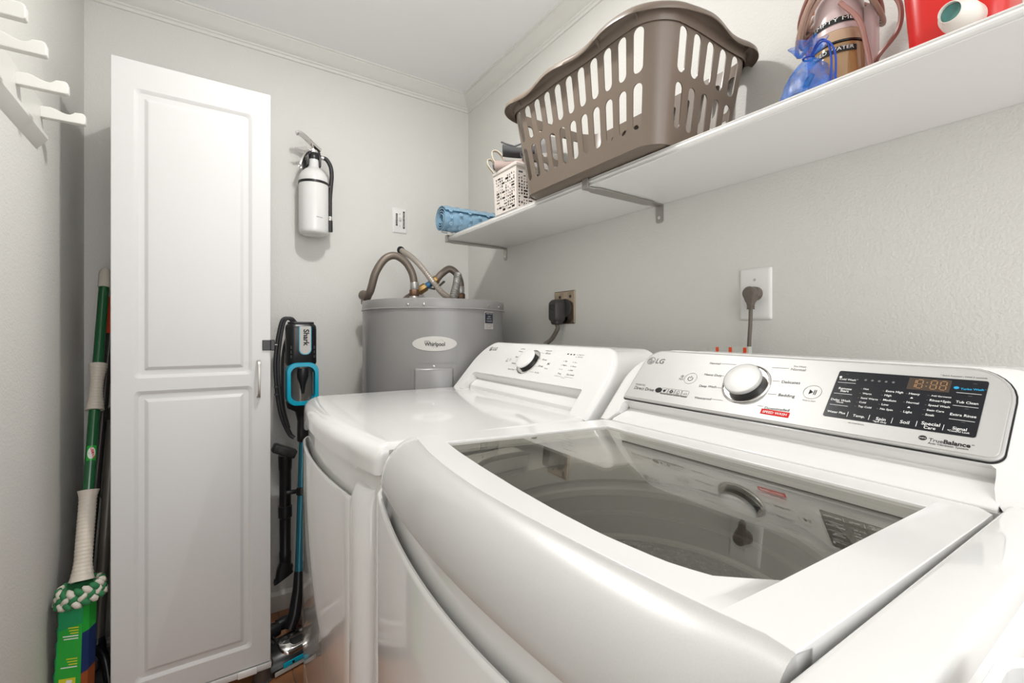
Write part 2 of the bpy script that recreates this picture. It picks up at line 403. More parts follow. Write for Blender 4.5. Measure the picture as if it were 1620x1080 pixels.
for i, p in enumerate(fr):
    q = i / (len(fr) - 1); wdt = 0.0055 - 0.002 * math.sin(PI * q); 
    a = fr[min(i + 1, len(fr) - 1)] - fr[max(i - 1, 0)]; nrm = Vector((1, 0, 0)).cross(a).normalized() * 0.0028
    rings.append([p + Vector((-wdt, 0, 0)) - nrm, p + Vector((wdt, 0, 0)) - nrm, p + Vector((wdt, 0, 0)) + nrm, p + Vector((-wdt, 0, 0)) + nrm])
loft(bm, rings); part('handle', bm, 'nickel', door, mods=[('bevel', 0.001, 2)], label='slim bowed nickel pull handle')
bm = B(); box(bm, 0.156, 0.187, CY - 0.004, CY, -0.046, -0.012, 0.001, 1); box(bm, 0.179, 0.192, CY - 0.011, CY - 0.002, -0.047, -0.011, 0.002, 1)
part('latch', bm, 'black', t, label='small black latch with a pin beside the pull')
bm = B(); tube(bm, [(0.192, CY - 0.006, -0.028), (0.197, CY - 0.006, -0.0275), (0.200, CY - 0.006, -0.0285)], 0.0018, 8); part('latch_pin', bm, 'chrome', t)
bm = B(); box(bm, CX0, CX1 + 0.004, CY - 0.003, CY + 0.02, CZ0 - 0.024, CZ0 - 0.004, 0.004, 2); part('bottom_rail', bm, 'cabinet', t)
bm = B(); box(bm, 0.085, 0.140, CY - 0.011, CY - 0.001, CZ0 - 0.022, CZ0 - 0.001, 0.003, 2); part('door_stop', bm, 'white_plastic', t)
for lx in (CX0 + 0.05, CX1 - 0.018):
    for ly in (CY + 0.045, CY + 0.34):
        bm = B(); lathe(bm, [(0.0, ZF), (0.030, ZF), (0.033, ZF + 0.004), (0.027, ZF + 0.008), (0.026, ZF + 0.045), (0.032, ZF + 0.047), (0.032, ZF + 0.056), (0.029, ZF + 0.058), (0.027, CZ0 - 0.02), (0, CZ0 - 0.02)], (lx, ly, 0), seg=28)
        part('leg', bm, 'leg', t)

# ------------------------------------------------------------------ wall rack with pegs
t = thing('peg_rack', 'white wall rack with notched pegs over a sloped ledge on left wall', 'rack', (XL, 1.3, 0.53))
bm = B(); prism(bm, [(XL, 0.472), (XL + 0.006, 0.478), (XL + 0.022, 0.499), (XL + 0.022, 0.508), (XL + 0.008, 0.510), (XL, 0.510)], lambda a, b: Vector((a, 0.7, b)), lambda a, b: Vector((a, 1.630, b)))
part('ledge', bm, 'trim', t, sharp=20)
bm = B(); box(bm, XL, XL + 0.007, 0.7, 1.655, 0.505, 0.598, 0.001, 1); part('back_plate', bm, 'trim', t)
PG = [(0, 0.0), (0, 0.028), (0.020, 0.029), (0.028, 0.027), (0.040, 0.0215), (0.050, 0.019), (0.057, 0.0195), (0.062, 0.0235), (0.065, 0.027), (0.080, 0.0285), (0.084, 0.026), (0.086, 0.0225), (0.086, 0.003), (0.083, 0.0)]
for py in (1.640, 1.457, 1.283, 1.155, 0.97):
    bm = B(); prism(bm, PG, lambda a, b: Vector((XL + 0.006 + a, py - 0.009, 0.556 + b)), lambda a, b: Vector((XL + 0.006 + a, py + 0.009, 0.556 + b)))
    part('peg', bm, 'trim', t, mods=[('bevel', 0.0015, 2)])
WA = [('Normal', 0.163, 0.109, 0.1854, 0.1096), ('Heavy Duty', 0.1641, 0.0805, 0.2007, 0.0813), ('Deep Wash', 0.1656, 0.0519, 0.2007, 0.054), ('Waterproof', 0.1681, 0.0238, 0.2036, 0.0255), ('Normal', 0.3171, 0.1093, 0.3399, 0.1096), ('Pre-Wash', 0.3196, 0.117, 0.3388, 0.1172), ('Delicates', 0.3114, 0.0806, 0.3404, 0.082), ('Bedding', 0.3153, 0.0533, 0.341, 0.054), ('Downloaded', 0.3028, 0.0237, 0.3415, 0.0258), ('Hold to Start', 0.354, 0.0506, 0.3731, 0.0507), ('LABEL', 0.298, 0.0241, 0.344, 0.0237, 0.3444, 0.0137, 0.2993, 0.0142), ('SPEED WASH', 0.3021, 0.0164, 0.3407, 0.017), ('PWR', 0.1383, 0.0695, 0.1248, 0.0689, 0.1519, 0.0702, 0.1317, 0.0838), ('PLAY', 0.3635, 0.069, 0.3504, 0.068, 0.3765, 0.07), ('RING', 0.2541, 0.0693, 0.2106, 0.0596, 0.2931, 0.0827, 0.2697, 0.0264, 0.2473, 0.1155), ('FACE', 0.2409, 0.0805, 0.2055, 0.076, 0.2742, 0.0848), ('L', 0.1875, 0.1124, 0.2177, 0.1127), ('L', 0.2013, 0.0839, 0.2041, 0.0833), ('L', 0.2022, 0.0552, 0.2118, 0.0557), ('L', 0.2051, 0.0281, 0.2258, 0.0288), ('L', 0.3134, 0.113, 0.2846, 0.1121), ('L', 0.3078, 0.0839, 0.295, 0.0836), ('L', 0.3119, 0.056, 0.2976, 0.0554), ('L', 0.2989, 0.029, 0.2895, 0.0285)]
WB = [('LGC', 0.0197, 0.1059, 0.0104, 0.1051), ('LG', 0.0342, 0.1, 0.0548, 0.1004), ('INVERTER', 0.0152, 0.0363, 0.0416, 0.037), ('Direct Drive', 0.017, 0.0251, 0.0694, 0.0263), ('HE', 0.0804, 0.0309, 0.0722, 0.0304), ('ICON', 0.0871, 0.038, 0.1503, 0.0394, 0.1525, 0.0249, 0.0929, 0.0228)]
WC = [('DISP', 0.39, 0.1148, 0.5591, 0.1162, 0.5587, 0.028, 0.3907, 0.0278), ('Cold Wash', 0.3939, 0.098, 0.4159, 0.099), ('l', 0.3934, 0.093, 0.4172, 0.0934), ('Remote', 0.3976, 0.08, 0.4149, 0.0803), ('Start', 0.4009, 0.0754, 0.4121, 0.0754), ('l', 0.3936, 0.0715, 0.4177, 0.0719), ('Delay Wash', 0.393, 0.0578, 0.4187, 0.0589), ('*Wi-Fi', 0.4002, 0.0541, 0.4104, 0.0547), ('l', 0.3939, 0.05, 0.418, 0.05), ('Water Plus', 0.3942, 0.0353, 0.418, 0.0362), ('Hot', 0.4295, 0.0835, 0.436, 0.0838), ('Warm', 0.4301, 0.0751, 0.4413, 0.0755), ('Semi Warm', 0.4299, 0.0666, 0.451, 0.0681), ('Cold', 0.4299, 0.0589, 0.4382, 0.0595), ('Tap Cold', 0.4304, 0.0512, 0.4466, 0.0517), ('Extra High', 0.4569, 0.0834, 0.4768, 0.0837), ('High', 0.4569, 0.0759, 0.465, 0.0758), ('Medium', 0.4571, 0.0675, 0.4721, 0.0678), ('Low', 0.4571, 0.0594, 0.4653, 0.0595), ('No Spin', 0.4571, 0.0516, 0.4716, 0.0517), ('Heavy', 0.4834, 0.083, 0.4954, 0.0833), ('Normal', 0.4837, 0.0679, 0.4971, 0.0683), ('Light', 0.4836, 0.0516, 0.493, 0.052), ('Add Garments', 0.5073, 0.0835, 0.5277, 0.0841), ('Rinse+Spin', 0.5071, 0.0753, 0.5285, 0.0765), ('Speed Wash', 0.5071, 0.0673, 0.5289, 0.0686), ('Stain Care', 0.5071, 0.0591, 0.5247, 0.06), ('Soak', 0.507, 0.0512, 0.5164, 0.0514), ('Turbo Wash', 0.5344, 0.0987, 0.5564, 0.1), ('BDOT', 0.5306, 0.1014), ('l', 0.5311, 0.0937, 0.5554, 0.0935), ('Tub Clean', 0.5331, 0.0771, 0.5544, 0.0785), ('l', 0.531, 0.0726, 0.5555, 0.0722), ('Extra Rinse', 0.5309, 0.0565, 0.5556, 0.0579), ('l', 0.5309, 0.0509, 0.5554, 0.0505), ('Signal', 0.5366, 0.0354, 0.55, 0.0361), ('*Control Lock', 0.5322, 0.0319, 0.5533, 0.0318), ('Temp.', 0.4281, 0.0336, 0.4429, 0.0339), ('Spin', 0.4561, 0.0333, 0.4675, 0.0342), ('*Spin Only', 0.4535, 0.0294, 0.4695, 0.0293), ('Soil', 0.4835, 0.0337, 0.4933, 0.0337), ('Special', 0.5057, 0.0365, 0.5244, 0.0374), ('Care', 0.5091, 0.0306, 0.521, 0.0309), ('l', 0.4211, 0.0406, 0.4213, 0.0317), ('l', 0.4479, 0.0402, 0.4479, 0.0316), ('l', 0.4745, 0.0405, 0.4744, 0.0313), ('l', 0.5009, 0.0407, 0.5009, 0.0317), ('l', 0.5281, 0.0405, 0.5278, 0.0317), ('DIG', 0.4786, 0.1132, 0.5238, 0.1121, 0.5248, 0.0925, 0.4807, 0.0913), ('TRI', 0.4877, 0.0775), ('TRI', 0.4879, 0.0613), ('All Cold Rinses', 0.4253, 0.0214, 0.445, 0.0224), ('True', 0.5173, 0.0127, 0.5313, 0.0133), ('Balance', 0.5318, 0.0134, 0.5567, 0.0148), ('Anti-Vibration System', 0.5174, 0.0101, 0.5555, 0.0114), ('TBC', 0.511, 0.0167, 0.5075, 0.0163), ('* Extra Function : Hold 3 seconds', 0.5104, 0.1199, 0.5567, 0.1197)]
DD = [('LGC', 0.0068, 0.1019, -0.0034, 0.1015), ('LG', 0.025, 0.0962, 0.0467, 0.0965), ('COTTON', 0.1831, 0.1088, 0.2064, 0.1092), ('Normal', 0.1816, 0.0987, 0.2024, 0.0985), ('Rack', 0.1844, 0.0759, 0.1987, 0.0756), ('Delicates', 0.1881, 0.0501, 0.2129, 0.0507), ('Perm. Press', 0.1907, 0.0268, 0.2245, 0.0269), ('MANUAL DRY', 0.3129, 0.1093, 0.3433, 0.1092), ('60 min', 0.3217, 0.099, 0.3449, 0.0985), ('40 min', 0.3255, 0.0754, 0.3471, 0.0749), ('20 min', 0.3275, 0.0508, 0.3496, 0.0507), ('Air Dry', 0.3304, 0.0282, 0.3519, 0.0276), ('Temp.', 0.429, 0.0353, 0.4456, 0.0344), ('Dry Level', 0.4669, 0.0349, 0.4955, 0.0351), ('High', 0.427, 0.0783, 0.4364, 0.0781), ('Medium', 0.4282, 0.0638, 0.4454, 0.0641), ('Low', 0.4306, 0.0502, 0.438, 0.0503), ('More', 0.4668, 0.0769, 0.4768, 0.0769), ('Normal', 0.4675, 0.0636, 0.4832, 0.0634), ('Less', 0.4688, 0.05, 0.4808, 0.0498), ('Energy Saver', 0.4645, 0.1037, 0.4863, 0.1038), ('Child Lock', 0.4654, 0.096, 0.4857, 0.0962), ('SQ', 0.4202, 0.1048), ('SQ', 0.4338, 0.1042), ('SQ', 0.4463, 0.1043), ('PLAY', 0.3655, 0.0649), ('DOT', 0.4219, 0.0795), ('DOT', 0.423, 0.0655), ('DOT', 0.4255, 0.0517), ('DOT', 0.4614, 0.0785), ('DOT', 0.4628, 0.0649), ('DOT', 0.4636, 0.0512), ('DOT', 0.4594, 0.1042), ('DOT', 0.4599, 0.0965), ('RING', 0.2678, 0.0641, 0.2421, 0.0318, 0.2948, 0.0933, 0.2682, 0.0164, 0.2598, 0.1113), ('FACE', 0.236, 0.0775, 0.1973, 0.068, 0.2705, 0.0892), ('PWR', 0.1671, 0.0646), ('L', 0.2897, 0.1019, 0.3159, 0.1017), ('L', 0.3073, 0.0789, 0.3192, 0.0788), ('L', 0.3119, 0.051, 0.3237, 0.0513), ('L', 0.3029, 0.0297, 0.3255, 0.0299), ('L', 0.2269, 0.0296, 0.2441, 0.0297), ('l', 0.421, 0.0284, 0.4523, 0.0285), ('l', 0.4649, 0.029, 0.498, 0.0281), ('Favorite', 0.3615, 0.0465, 0.376, 0.0466), ('Hold 3 sec', 0.4546, 0.0237, 0.4691, 0.0238)]

# ------------------------------------------------------------------ long wall shelf with its brackets
def shz(y): return 0.400 + 0.0065 * y          # underside height, the shelf dips a little towards the camera
def shx(y): return 0.856 + 0.007 * y           # front edge
SHT = 0.0215
SP = [(0, 0.001), (0.0015, 0), (0.003, 0.0005), (0.0055, 0.0035), (0.0062, 0.0055), (0.0040, 0.0065), (0.0015, 0.0085), (0.0003, 0.0115), (0.0012, 0.0150), (0.0040, 0.0165), (0.0046, 0.0175), (0.0028, 0.0185), (0.0024, 0.0200), (0.0040, SHT)]
tsh = thing('wall_shelf', 'long white wall shelf with beaded front edge above the washer and dryer', 'shelf', (1.0, 0.6, 0.40))
bm = B(); rings = []
for y in (-0.92, 1.817):
    rings.append([(XR - 0.001, y, shz(y))] + [(shx(y) + a * 1.25, y, shz(y) + b) for a, b in SP] + [(XR - 0.001, y, shz(y) + SHT)])
loft(bm, rings); part('board', bm, 'shelf', tsh, sharp=15)
def bracket(y0, y1, lab):
    yc = (y0 + y1) / 2; zb = shz(yc); hw = (y1 - y0) / 2; xf = shx(yc)
    t = thing('shelf_bracket', lab, 'bracket', (XR, yc, zb), 'flat nickel brackets under the wall shelf')
    bm = B()
    pl = [(xf - 0.004, yc - hw * 0.7), (xf + 0.02, yc - hw * 0.75), (xf + 0.035, yc - hw * 1.15), (XR - 0.055, yc - hw * 1.15), (XR - 0.035, yc - hw * 0.75), (XR - 0.002, yc - hw * 0.75),
          (XR - 0.002, yc + hw * 0.75), (XR - 0.035, yc + hw * 0.75), (XR - 0.055, yc + hw * 1.15), (xf + 0.035, yc + hw * 1.15), (xf + 0.02, yc + hw * 0.75), (xf - 0.004, yc + hw * 0.7)]
    prism(bm, pl, lambda a, b: Vector((a, b, zb - 0.005)), lambda a, b: Vector((a, b, zb - 0.001)))
    part('strap', bm, 'nickel', t, mods=[('bevel', 0.0012, 2)])
    bm = B(); box(bm, xf - 0.005, xf - 0.002, yc - hw * 0.7, yc + hw * 0.7, zb - 0.006, zb + SHT + 0.001, 0.001, 1); box(bm, xf - 0.005, xf + 0.008, yc - hw * 0.7, yc + hw * 0.7, zb + SHT + 0.0005, zb + SHT + 0.003, 0.0008, 1)
    part('hook', bm, 'nickel', t)
    bm = B(); prism(bm, rrect(yc - hw * 0.75, yc + hw * 0.75, zb - 0.056, zb - 0.001, [0.007, 0.001, 0.001, 0.007], 4), lambda a, b: Vector((XR - 0.004, a, b)), lambda a, b: Vector((XR - 0.0005, a, b)))
    part('wall_tab', bm, 'nickel', t, sharp=30)
    bm = B(); lathe(bm, [(0.0058, 0), (0.0056, 0.0012), (0.0035, 0.0012), (0.0035, 0.002), (0, 0.0026)], (XR - 0.004, yc, zb - 0.04), (-1, 0, 0), 16); part('screw', bm, 'chrome', t)
    return t
bracket(0.917, 0.951, 'nickel shelf bracket under the laundry basket')
bracket(1.797, 1.829, 'nickel shelf bracket at the far end of the shelf, by the blue roll')

# ------------------------------------------------------------------ washer
WT, WY0 = 0.021, 0.43
def wroot():
    t = thing('washing_machine', 'white top loading washer with silver front lid and glass window, nearest the camera', 'washer', (0.6, WY0, ZF))
    t.location = (0.6, WY0 + WT * (-0.17 - ZF), ZF + H); t.rotation_euler = (math.atan(WT), 0, 0); return t
tw = wroot()
WYL, WYR, WYC, WHW = 0.757, 0.077, 0.4135, 0.3435
def corner(y, yl, yr, r):
    e = min(yl - y, y - yr)
    if e >= r: return 0
    e = max(e, 0); return r - math.sqrt(max(0, r * r - (r - e) ** 2))
def wplan(y): return 0.200 + 0.034 * ((y - WYC) / WHW) ** 2
def ysamp(a, b, n, r=0.03, k=5):
    s = [a + (b - a) * i / n for i in range(n + 1)]
    s += [a + math.copysign(r, b - a) * (1 - math.cos(PI / 2 * i / k)) for i in range(1, k)] + [b - math.copysign(r, b - a) * (1 - math.cos(PI / 2 * i / k)) for i in range(1, k)]
    return sorted(set(round(q, 5) for q in s))
def outline(yl, yr, fx, xb, off, r=0.03):
    ys = ysamp(yr, yl, 16, r)
    return [(fx(y) + off + corner(y, yl, yr, r), y) for y in ys] + [(xb - 0.01, yl), (xb, yl - 0.01), (xb, yr + 0.01), (xb - 0.01, yr)]
ol = outline(WYL, WYR, wplan, 1.0, 0.014)
# cabinet shell: tall walls, rounded shoulder, inner well wall
bm = B()
rings = [[(x, y, z) for x, y in ol] for z in (-1.135, -0.60, -0.246)]
ol = outline(WYL, WYR, wplan, 1.0, 0.046)
rings += [[(x, y, z) for x, y in ol] for z in (-0.240, -0.202)]
def shrink(o, d):
    cx, cy = 0.6, WYC; out = []
    for x, y in o:
        out.append((x + (d if x < 0.5 else -d if x > 0.9 else 0), y + (-d if y > 0.6 else d if y < 0.2 else 0)))
    return out
rings.append([(x, y, -0.193) for x, y in shrink(ol, 0.003)]); rings.append([(x, y, -0.190) for x, y in shrink(ol, 0.010)])
vr = loft(bm, rings, True, (True, False))
part('body', bm, 'enamel', tw, sharp=40)
# deck: strips round the lid well
bm = B()
box(bm, 0.245, 1.0, WYR + 0.001, 0.1225, -0.21, -0.1845, 0.006, 4)
for v in bm.verts:
    if v.co.z > -0.195: v.co.z += 0.035 * max(0, 0.66 - v.co.x) * 0.8
part('deck_strip', bm, 'enamel', tw)
bm = B(); box(bm, 0.262, 0.99, 0.725, WYL - 0.010, -0.21, -0.1895, 0.003, 2); box(bm, 0.729, 0.99, 0.115, 0.74, -0.215, -0.190, 0.002, 1)
part('deck_strip', bm, 'enamel', tw)
# tub cover with round opening
TX, TY, TR = 0.475, 0.40, 0.222
bm = B()
circ = [(TX + TR * math.cos(2 * PI * i / 48), TY + TR * math.sin(2 * PI * i / 48)) for i in range(48)]
sheet(bm, [(0.245, 0.122), (0.728, 0.122), (0.728, 0.724), (0.245, 0.724)], [circ], lambda a, b: Vector((a, b, -0.226 + 0.012 * min(1, max(0, (math.hypot(a - TX, b - TY) - TR) / 0.06)))), (16, 20))
cv = [v for v in bm.verts if abs(math.hypot(v.co.x - TX, v.co.y - TY) - TR) < 1e-4]
loft(bm, [[(x, y, -0.226) for x, y in circ], [(TX + (x - TX) * 0.985, TY + (y - TY) * 0.985, -0.236) for x, y in circ], [(TX + (x - TX) * 0.99, TY + (y - TY) * 0.99, -0.255) for x, y in circ]], True, (False, False))
for (x0, x1, y0, y1) in ((0.245, 0.728, 0.1215, 0.1215), (0.245, 0.728, 0.7245, 0.7245)):
    bm.faces.new([bm.verts.new(p) for p in ((x0, y0, -0.22), (x1, y0, -0.22), (x1, y0, -0.188), (x0, y0, -0.188))])
bm.faces.new([bm.verts.new(p) for p in ((0.728, 0.12, -0.22), (0.728, 0.725, -0.22), (0.728, 0.725, -0.189), (0.728, 0.12, -0.189))])
part('tub_cover', bm, 'tub_cover', tw, sharp=30)
R_ = TR
def ring(prof, m, name='balance_ring', par=tw, lab=None):
    bm = B(); loft(bm, [[(TX + r * math.cos(2 * PI * i / 72), TY + r * math.sin(2 * PI * i / 72), h) for i in range(72)] for r, h in prof], True, (False, False)); return part(name, bm, m, par, sharp=25, label=lab)
ring([(R_ + 0.016, -0.236), (R_ + 0.016, -0.268)], 'ring_gap_shade', 'tub_gap_shade')  # dark band paints the shade of the recess under the tub cover
ring([(R_ + 0.018, -0.266), (R_ + 0.002, -0.2655), (R_ - 0.004, -0.268), (R_ - 0.006, -0.272), (R_ - 0.004, -0.283), (R_ + 0.002, -0.286)], 'ring_lip_lit', lab='top lip of the drum ring, coloured lighter as if catching light')
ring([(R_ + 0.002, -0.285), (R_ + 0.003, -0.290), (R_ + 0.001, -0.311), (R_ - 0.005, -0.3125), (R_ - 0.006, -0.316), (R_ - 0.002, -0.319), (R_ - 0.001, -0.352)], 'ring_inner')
ring([(R_ - 0.001, -0.352), (R_ - 0.009, -0.354), (R_ - 0.010, -0.358), (R_ - 0.004, -0.362), (R_ + 0.004, -0.3625)], 'ring_lip_lit', lab='lower lip of the drum ring, coloured lighter as if catching light')
dr = ring([(R_ + 0.003, -0.360), (R_ + 0.003, -0.400), (R_ - 0.002, -0.405), (R_ - 0.002, -0.412), (R_ + 0.003, -0.417), (R_ + 0.003, -0.62), (R_ - 0.004, -0.640), (R_ - 0.03, -0.655), (0.0001, -0.66)], 'emboss', 'drum')
bm = B()
for i in range(10):
    a = 2 * PI * i / 10
    tube(bm, [(TX + 0.03 * math.cos(a), TY + 0.03 * math.sin(a), -0.635), (TX + 0.10 * math.cos(a + 0.15), TY + 0.10 * math.sin(a + 0.15), -0.640), (TX + 0.17 * math.cos(a + 0.4), TY + 0.17 * math.sin(a + 0.4), -0.652)], [0.014, 0.011, 0.004], 8)
lathe(bm, [(0.0, -0.615), (0.04, -0.618), (0.05, -0.635), (0.175, -0.651), (0.18, -0.659), (0, -0.66)], (TX, TY, 0), seg=40)
part('agitator_plate', bm, 'ring_inner', tw)
bm = B()
for k in range(40):
    a = 2 * PI * k / 40
    for zz in (-0.375, -0.387, -0.43, -0.445):
        lathe(bm, [(0.0022, 0), (0, 0.0012)], (TX + (R_ + 0.0022) * math.cos(a), TY + (R_ + 0.0022) * math.sin(a), zz), (-math.cos(a), -math.sin(a), 0), 6)
o = part('drum_holes', bm, 'black', tw); o['kind'] = 'stuff'
# detergent dispenser under the left of the window
bm = B(); obox(bm, (0.395, 0.640, -0.208), (1, 0.1, 0), (0, 1, 0), (0, 0, 1), 0.11, 0.055, 0.028, 0.012, 4); part('dispenser', bm, 'white_plastic', tw)
bm = B(); tube(bm, spline([(0.345, 0.615, -0.203), (0.36, 0.607, -0.193), (0.40, 0.604, -0.190), (0.44, 0.612, -0.193)], 6), 0.004, 8); part('dispenser_pull', bm, 'ring_inner', tw)
# lid frame
def lz(x): return -0.183 - 0.035 * (x - 0.66)
GF = [(0.172, 0.350), (0.200, 0.312), (0.229, 0.299), (0.292, 0.290), (0.36, 0.289), (0.432, 0.292), (0.522, 0.299), (0.60, 0.307), (0.664, 0.317)]
SM = [(0.128, 0.274), (0.145, 0.2765), (0.179, 0.271), (0.24, 0.264), (0.302, 0.2585), (0.37, 0.254), (0.443, 0.252), (0.50, 0.2545), (0.554, 0.259), (0.62, 0.268), (0.70, 0.2835), (0.720, 0.291)]
def interp(tb, y):
    if y <= tb[0][0]: return tb[0][1]
    for (a, b), (c, d) in zip(tb, tb[1:]):
        if y <= c: return b + (d - b) * (y - a) / (c - a)
    return tb[-1][1]
def smooth(tb, y, h=0.018): return sum(interp(tb, y + h * i / 4) for i in range(-4, 5)) / 9
def seam(y): return smooth(SM, y) if 0.16 < y < 0.69 else interp(SM, y)
LYL, LYR = 0.7205, 0.1265
ysl = sorted(set([LYR, LYL, 0.172, 0.664, 0.70, 0.145] + [round(LYR + (LYL - LYR) * i / 40, 4) for i in range(41)]))
bm = B(); V = {}
def gfx(y): return interp(GF, y) if y < 0.215 else smooth(GF, y, 0.012)
for i, y in enumerate(ysl):
    g = gfx(min(max(y, 0.172), 0.664)); rr = 0.012
    xb = 0.724 - corner(y, LYL, LYR, 0.02)
    for j, x in enumerate((xb, 0.668, (0.668 + g) / 2, g, seam(y))): V[i, j] = bm.verts.new((x, y, lz(x)))
for i in range(len(ysl) - 1):
    for j in range(4):
        if j in (1, 2) and ysl[i] >= 0.172 - 1e-6 and ysl[i + 1] <= 0.664 + 1e-6: continue
        bm.faces.new((V[i, j], V[i + 1, j], V[i + 1, j + 1], V[i, j + 1]))
ext = bmesh.ops.extrude_face_region(bm, geom=bm.faces[:])
bmesh.ops.translate(bm, verts=[v for v in ext['geom'] if isinstance(v, bmesh.types.BMVert)], vec=(0, 0, -0.020))
lid = part('lid', bm, 'white_plastic', tw, sharp=30, mods=[('bevel', 0.0055, 5)])
bm = B(); poly = [(0.680, 0.160), (0.680, 0.676)] + [(gfx(min(max(y, 0.172), 0.664)) - 0.012, y) for y in [0.676 - 0.516 * i / 24 for i in range(25)]]
prism(bm, poly, lambda a, b: Vector((a, b, lz(a) - 0.0035)), lambda a, b: Vector((a, b, lz(a) - 0.0075)))
part('glass', bm, 'glass', lid, flat=True)
# silver fascia and white end cheeks of the lid
def fascia(bm, y0, y1, extra, zb=-0.236, n=30):
    ys = [y0 + (y1 - y0) * i / n for i in range(n + 1)]
    rows = []
    for y in ys:
        xs = seam(y); zt = lz(xs) - 0.0008; xf = wplan(y) + 0.002 + corner(y, LYL + 0.012, LYR - 0.30, 0.03) * 0.8 + max(0, (LYR + 0.060 - y) / 0.060) ** 1.6 * 0.014
        r = [(xs + 0.02, y, zt - 0.004 + extra), (xs, y, zt + extra)]
        for k in range(1, 13):
            a = PI / 2 * k / 12
            r.append((xs - (xs - xf + extra) * math.sin(a) ** 0.92, y, zt + extra - (zt - zb) * (1 - math.cos(a)) ** 0.95))
        r += [(xf + 0.002 - extra, y, zb - 0.006), (xf + 0.008, y, zb - 0.010), (xf + 0.018, y, zb - 0.006), (xs + 0.02, y, zb + 0.01)]
        rows.append(r)
    loft(bm, rows)
bm = B(); fascia(bm, LYR, 0.7005, 0.0); part('lid_fascia', bm, 'silver', lid, sharp=35, label='silver painted curved front of the lid')
bm = B(); fascia(bm, 0.7010, LYL, 0.0012, n=4); part('fascia_end', bm, 'white_plastic', lid, sharp=35)
# front panel with scooped rim
def front_panel(bm, ys, plan, yl, yr, zrf, top, zbot, r=0.028):
    rows = []
    for y in ys:
        x = plan(y) + corner(y, yl, yr, r); zr = zrf(y)
        pf = [(0.03, zbot), (0.0, zbot), (0, -0.60), (0, zr - 0.006), (0.001, zr - 0.002), (0.0035, zr), (0.0065, zr - 0.001), (0.0085, zr - 0.006), (0.011, zr - 0.03), (0.018, zr - 0.040), (0.027, zr - 0.034), (0.032, zr - 0.01), (0.033, top), (0.05, top)]
        rows.append([(x + a, y, b) for a, b in pf])
    loft(bm, rows)
bm = B()
front_panel(bm, ysamp(WYR + 0.004, WYL - 0.004, 30), lambda y: wplan(y) - 0.001, WYL - 0.004, WYR + 0.004, lambda y: -0.250 - 0.033 * max(0, 1 - ((y - WYC) / (WHW * 0.97)) ** 2) ** 0.8, -0.212, -1.12)
part('front_panel', bm, 'enamel', tw, sharp=40)
for y in (0.12, 0.70):
    for x in (0.28, 0.93):
        bm = B(); lathe(bm, [(0.02, ZF - WT * (y - WY0) + 0.0), (0.022, ZF + 0.012 - WT * (y - WY0)), (0.012, ZF + 0.02), (0.012, -1.13)], (x, y, 0), seg=16); part('foot', bm, 'rubber', tw)
# console -------------------------------------------------
S_ = (0.658, 0.753)
def console(bm, A0, A1, yl, zb0, notch, top, bot, xback, RL, RR, bulge=0.0):
    """front face outline in (a along the panel, b up the slope), swept back to the wall side"""
    def F(a, b, h=0.0): return Vector((0.775 + S_[0] * b - S_[1] * h, yl - a, zb0 + S_[1] * b + S_[0] * h))
    def ol(d):
        n0, n1, nb = notch
        p = [(A0 + d, bot)] + [(A0 + d, 0.0)]
        p += [(A0 + d + (RL[0] - d) * (1 - math.cos(t)), (top - RL[1]) + (RL[1] - d) * math.sin(t)) for t in [PI / 2 * i / 12 for i in range(13)]]
        p += [(A1 - d - (RR[0] - d) * (1 - math.sin(t)), (top - RR[1]) + (RR[1] - d) * math.cos(t)) for t in [PI / 2 * i / 12 for i in range(13)]]
        p += [(A1 - d, 0.0), (A1 - d, bot)]
        p += [(n1 + d * 0 + 0.012, bot), (n1 + 0.004, bot + 0.012), (n1 + 0.001, nb - 0.03), (n1, nb - 0.012), (n1 - 0.001, nb - 0.004), (n1 - 0.006, nb), (n0 + 0.014, nb), (n0 + 0.006, nb - 0.004), (n0 + 0.003, nb - 0.012), (n0 + 0.006, nb - 0.03), (n0 - 0.004, bot + 0.012), (n0 - 0.012, bot)]
        return p
    rd = 0.016
    # ring k: inset shrinks while depth grows
    rings = []
    for k in range(6):
        t = PI / 2 * k / 5; rings.append([F(a, b, -rd * (1 - math.cos(t))) for a, b in ol(rd * (1 - math.sin(t)))])
    last = ol(0)
    back = []
    for a, b in last:
        p = F(a, b, -rd); back.append(Vector((xback, p.y, p.z)))
    rings.append(back)
    loft(bm, rings); return F
bm = B(); WF = console(bm, -0.041, 0.640, 0.7175, -0.1433, (0.0, 0.582, -0.003), 0.152, -0.060, 1.0, (0.105, 0.105), (0.075, 0.075))
con = part('console', bm, 'white_plastic', tw, sharp=30)
# apron recess and ledge below the control panel
bm = B(); prf = [(0.800, -0.135), (0.778, -0.146), (0.782, -0.158), (0.787, -0.165), (0.783, -0.1675), (0.760, -0.1745), (0.738, -0.1815), (0.732, -0.186), (0.732, -0.192), (0.80, -0.192)]
loft(bm, [[(x, y, z) for x, z in prf] for y in (0.712, 0.128)]); part('console_ledge', bm, 'white_plastic', con, sharp=30, mods=[('bevel', 0.0015, 2)])
WP = lambda a, b, h=0.0052: WF(a, b, h)
pp = rrect(0.0, 0.5855, 0.0, 0.1385, [0.014, 0.05, 0.042, 0.006], 8)
bm = B(); g = 0.0018
pb = rrect(-g, 0.5855 + g, -g * 1.3, 0.1385 + g, [0.015, 0.051, 0.043, 0.007], 8)
prism(bm, pb, lambda a, b: WF(a, b, -0.001), lambda a, b: WF(a, b, 0.0006)); part('panel_gap_shade', bm, 'black', con, sharp=30)  # black plate stands for the shade in the gap round the panel
bm = B(); ins = lambda d: rrect(d, 0.5855 - d, d, 0.1385 - d, [max(0.014 - d, 0.002), 0.05 - d, 0.042 - d, max(0.006 - d, 0.001)], 8)
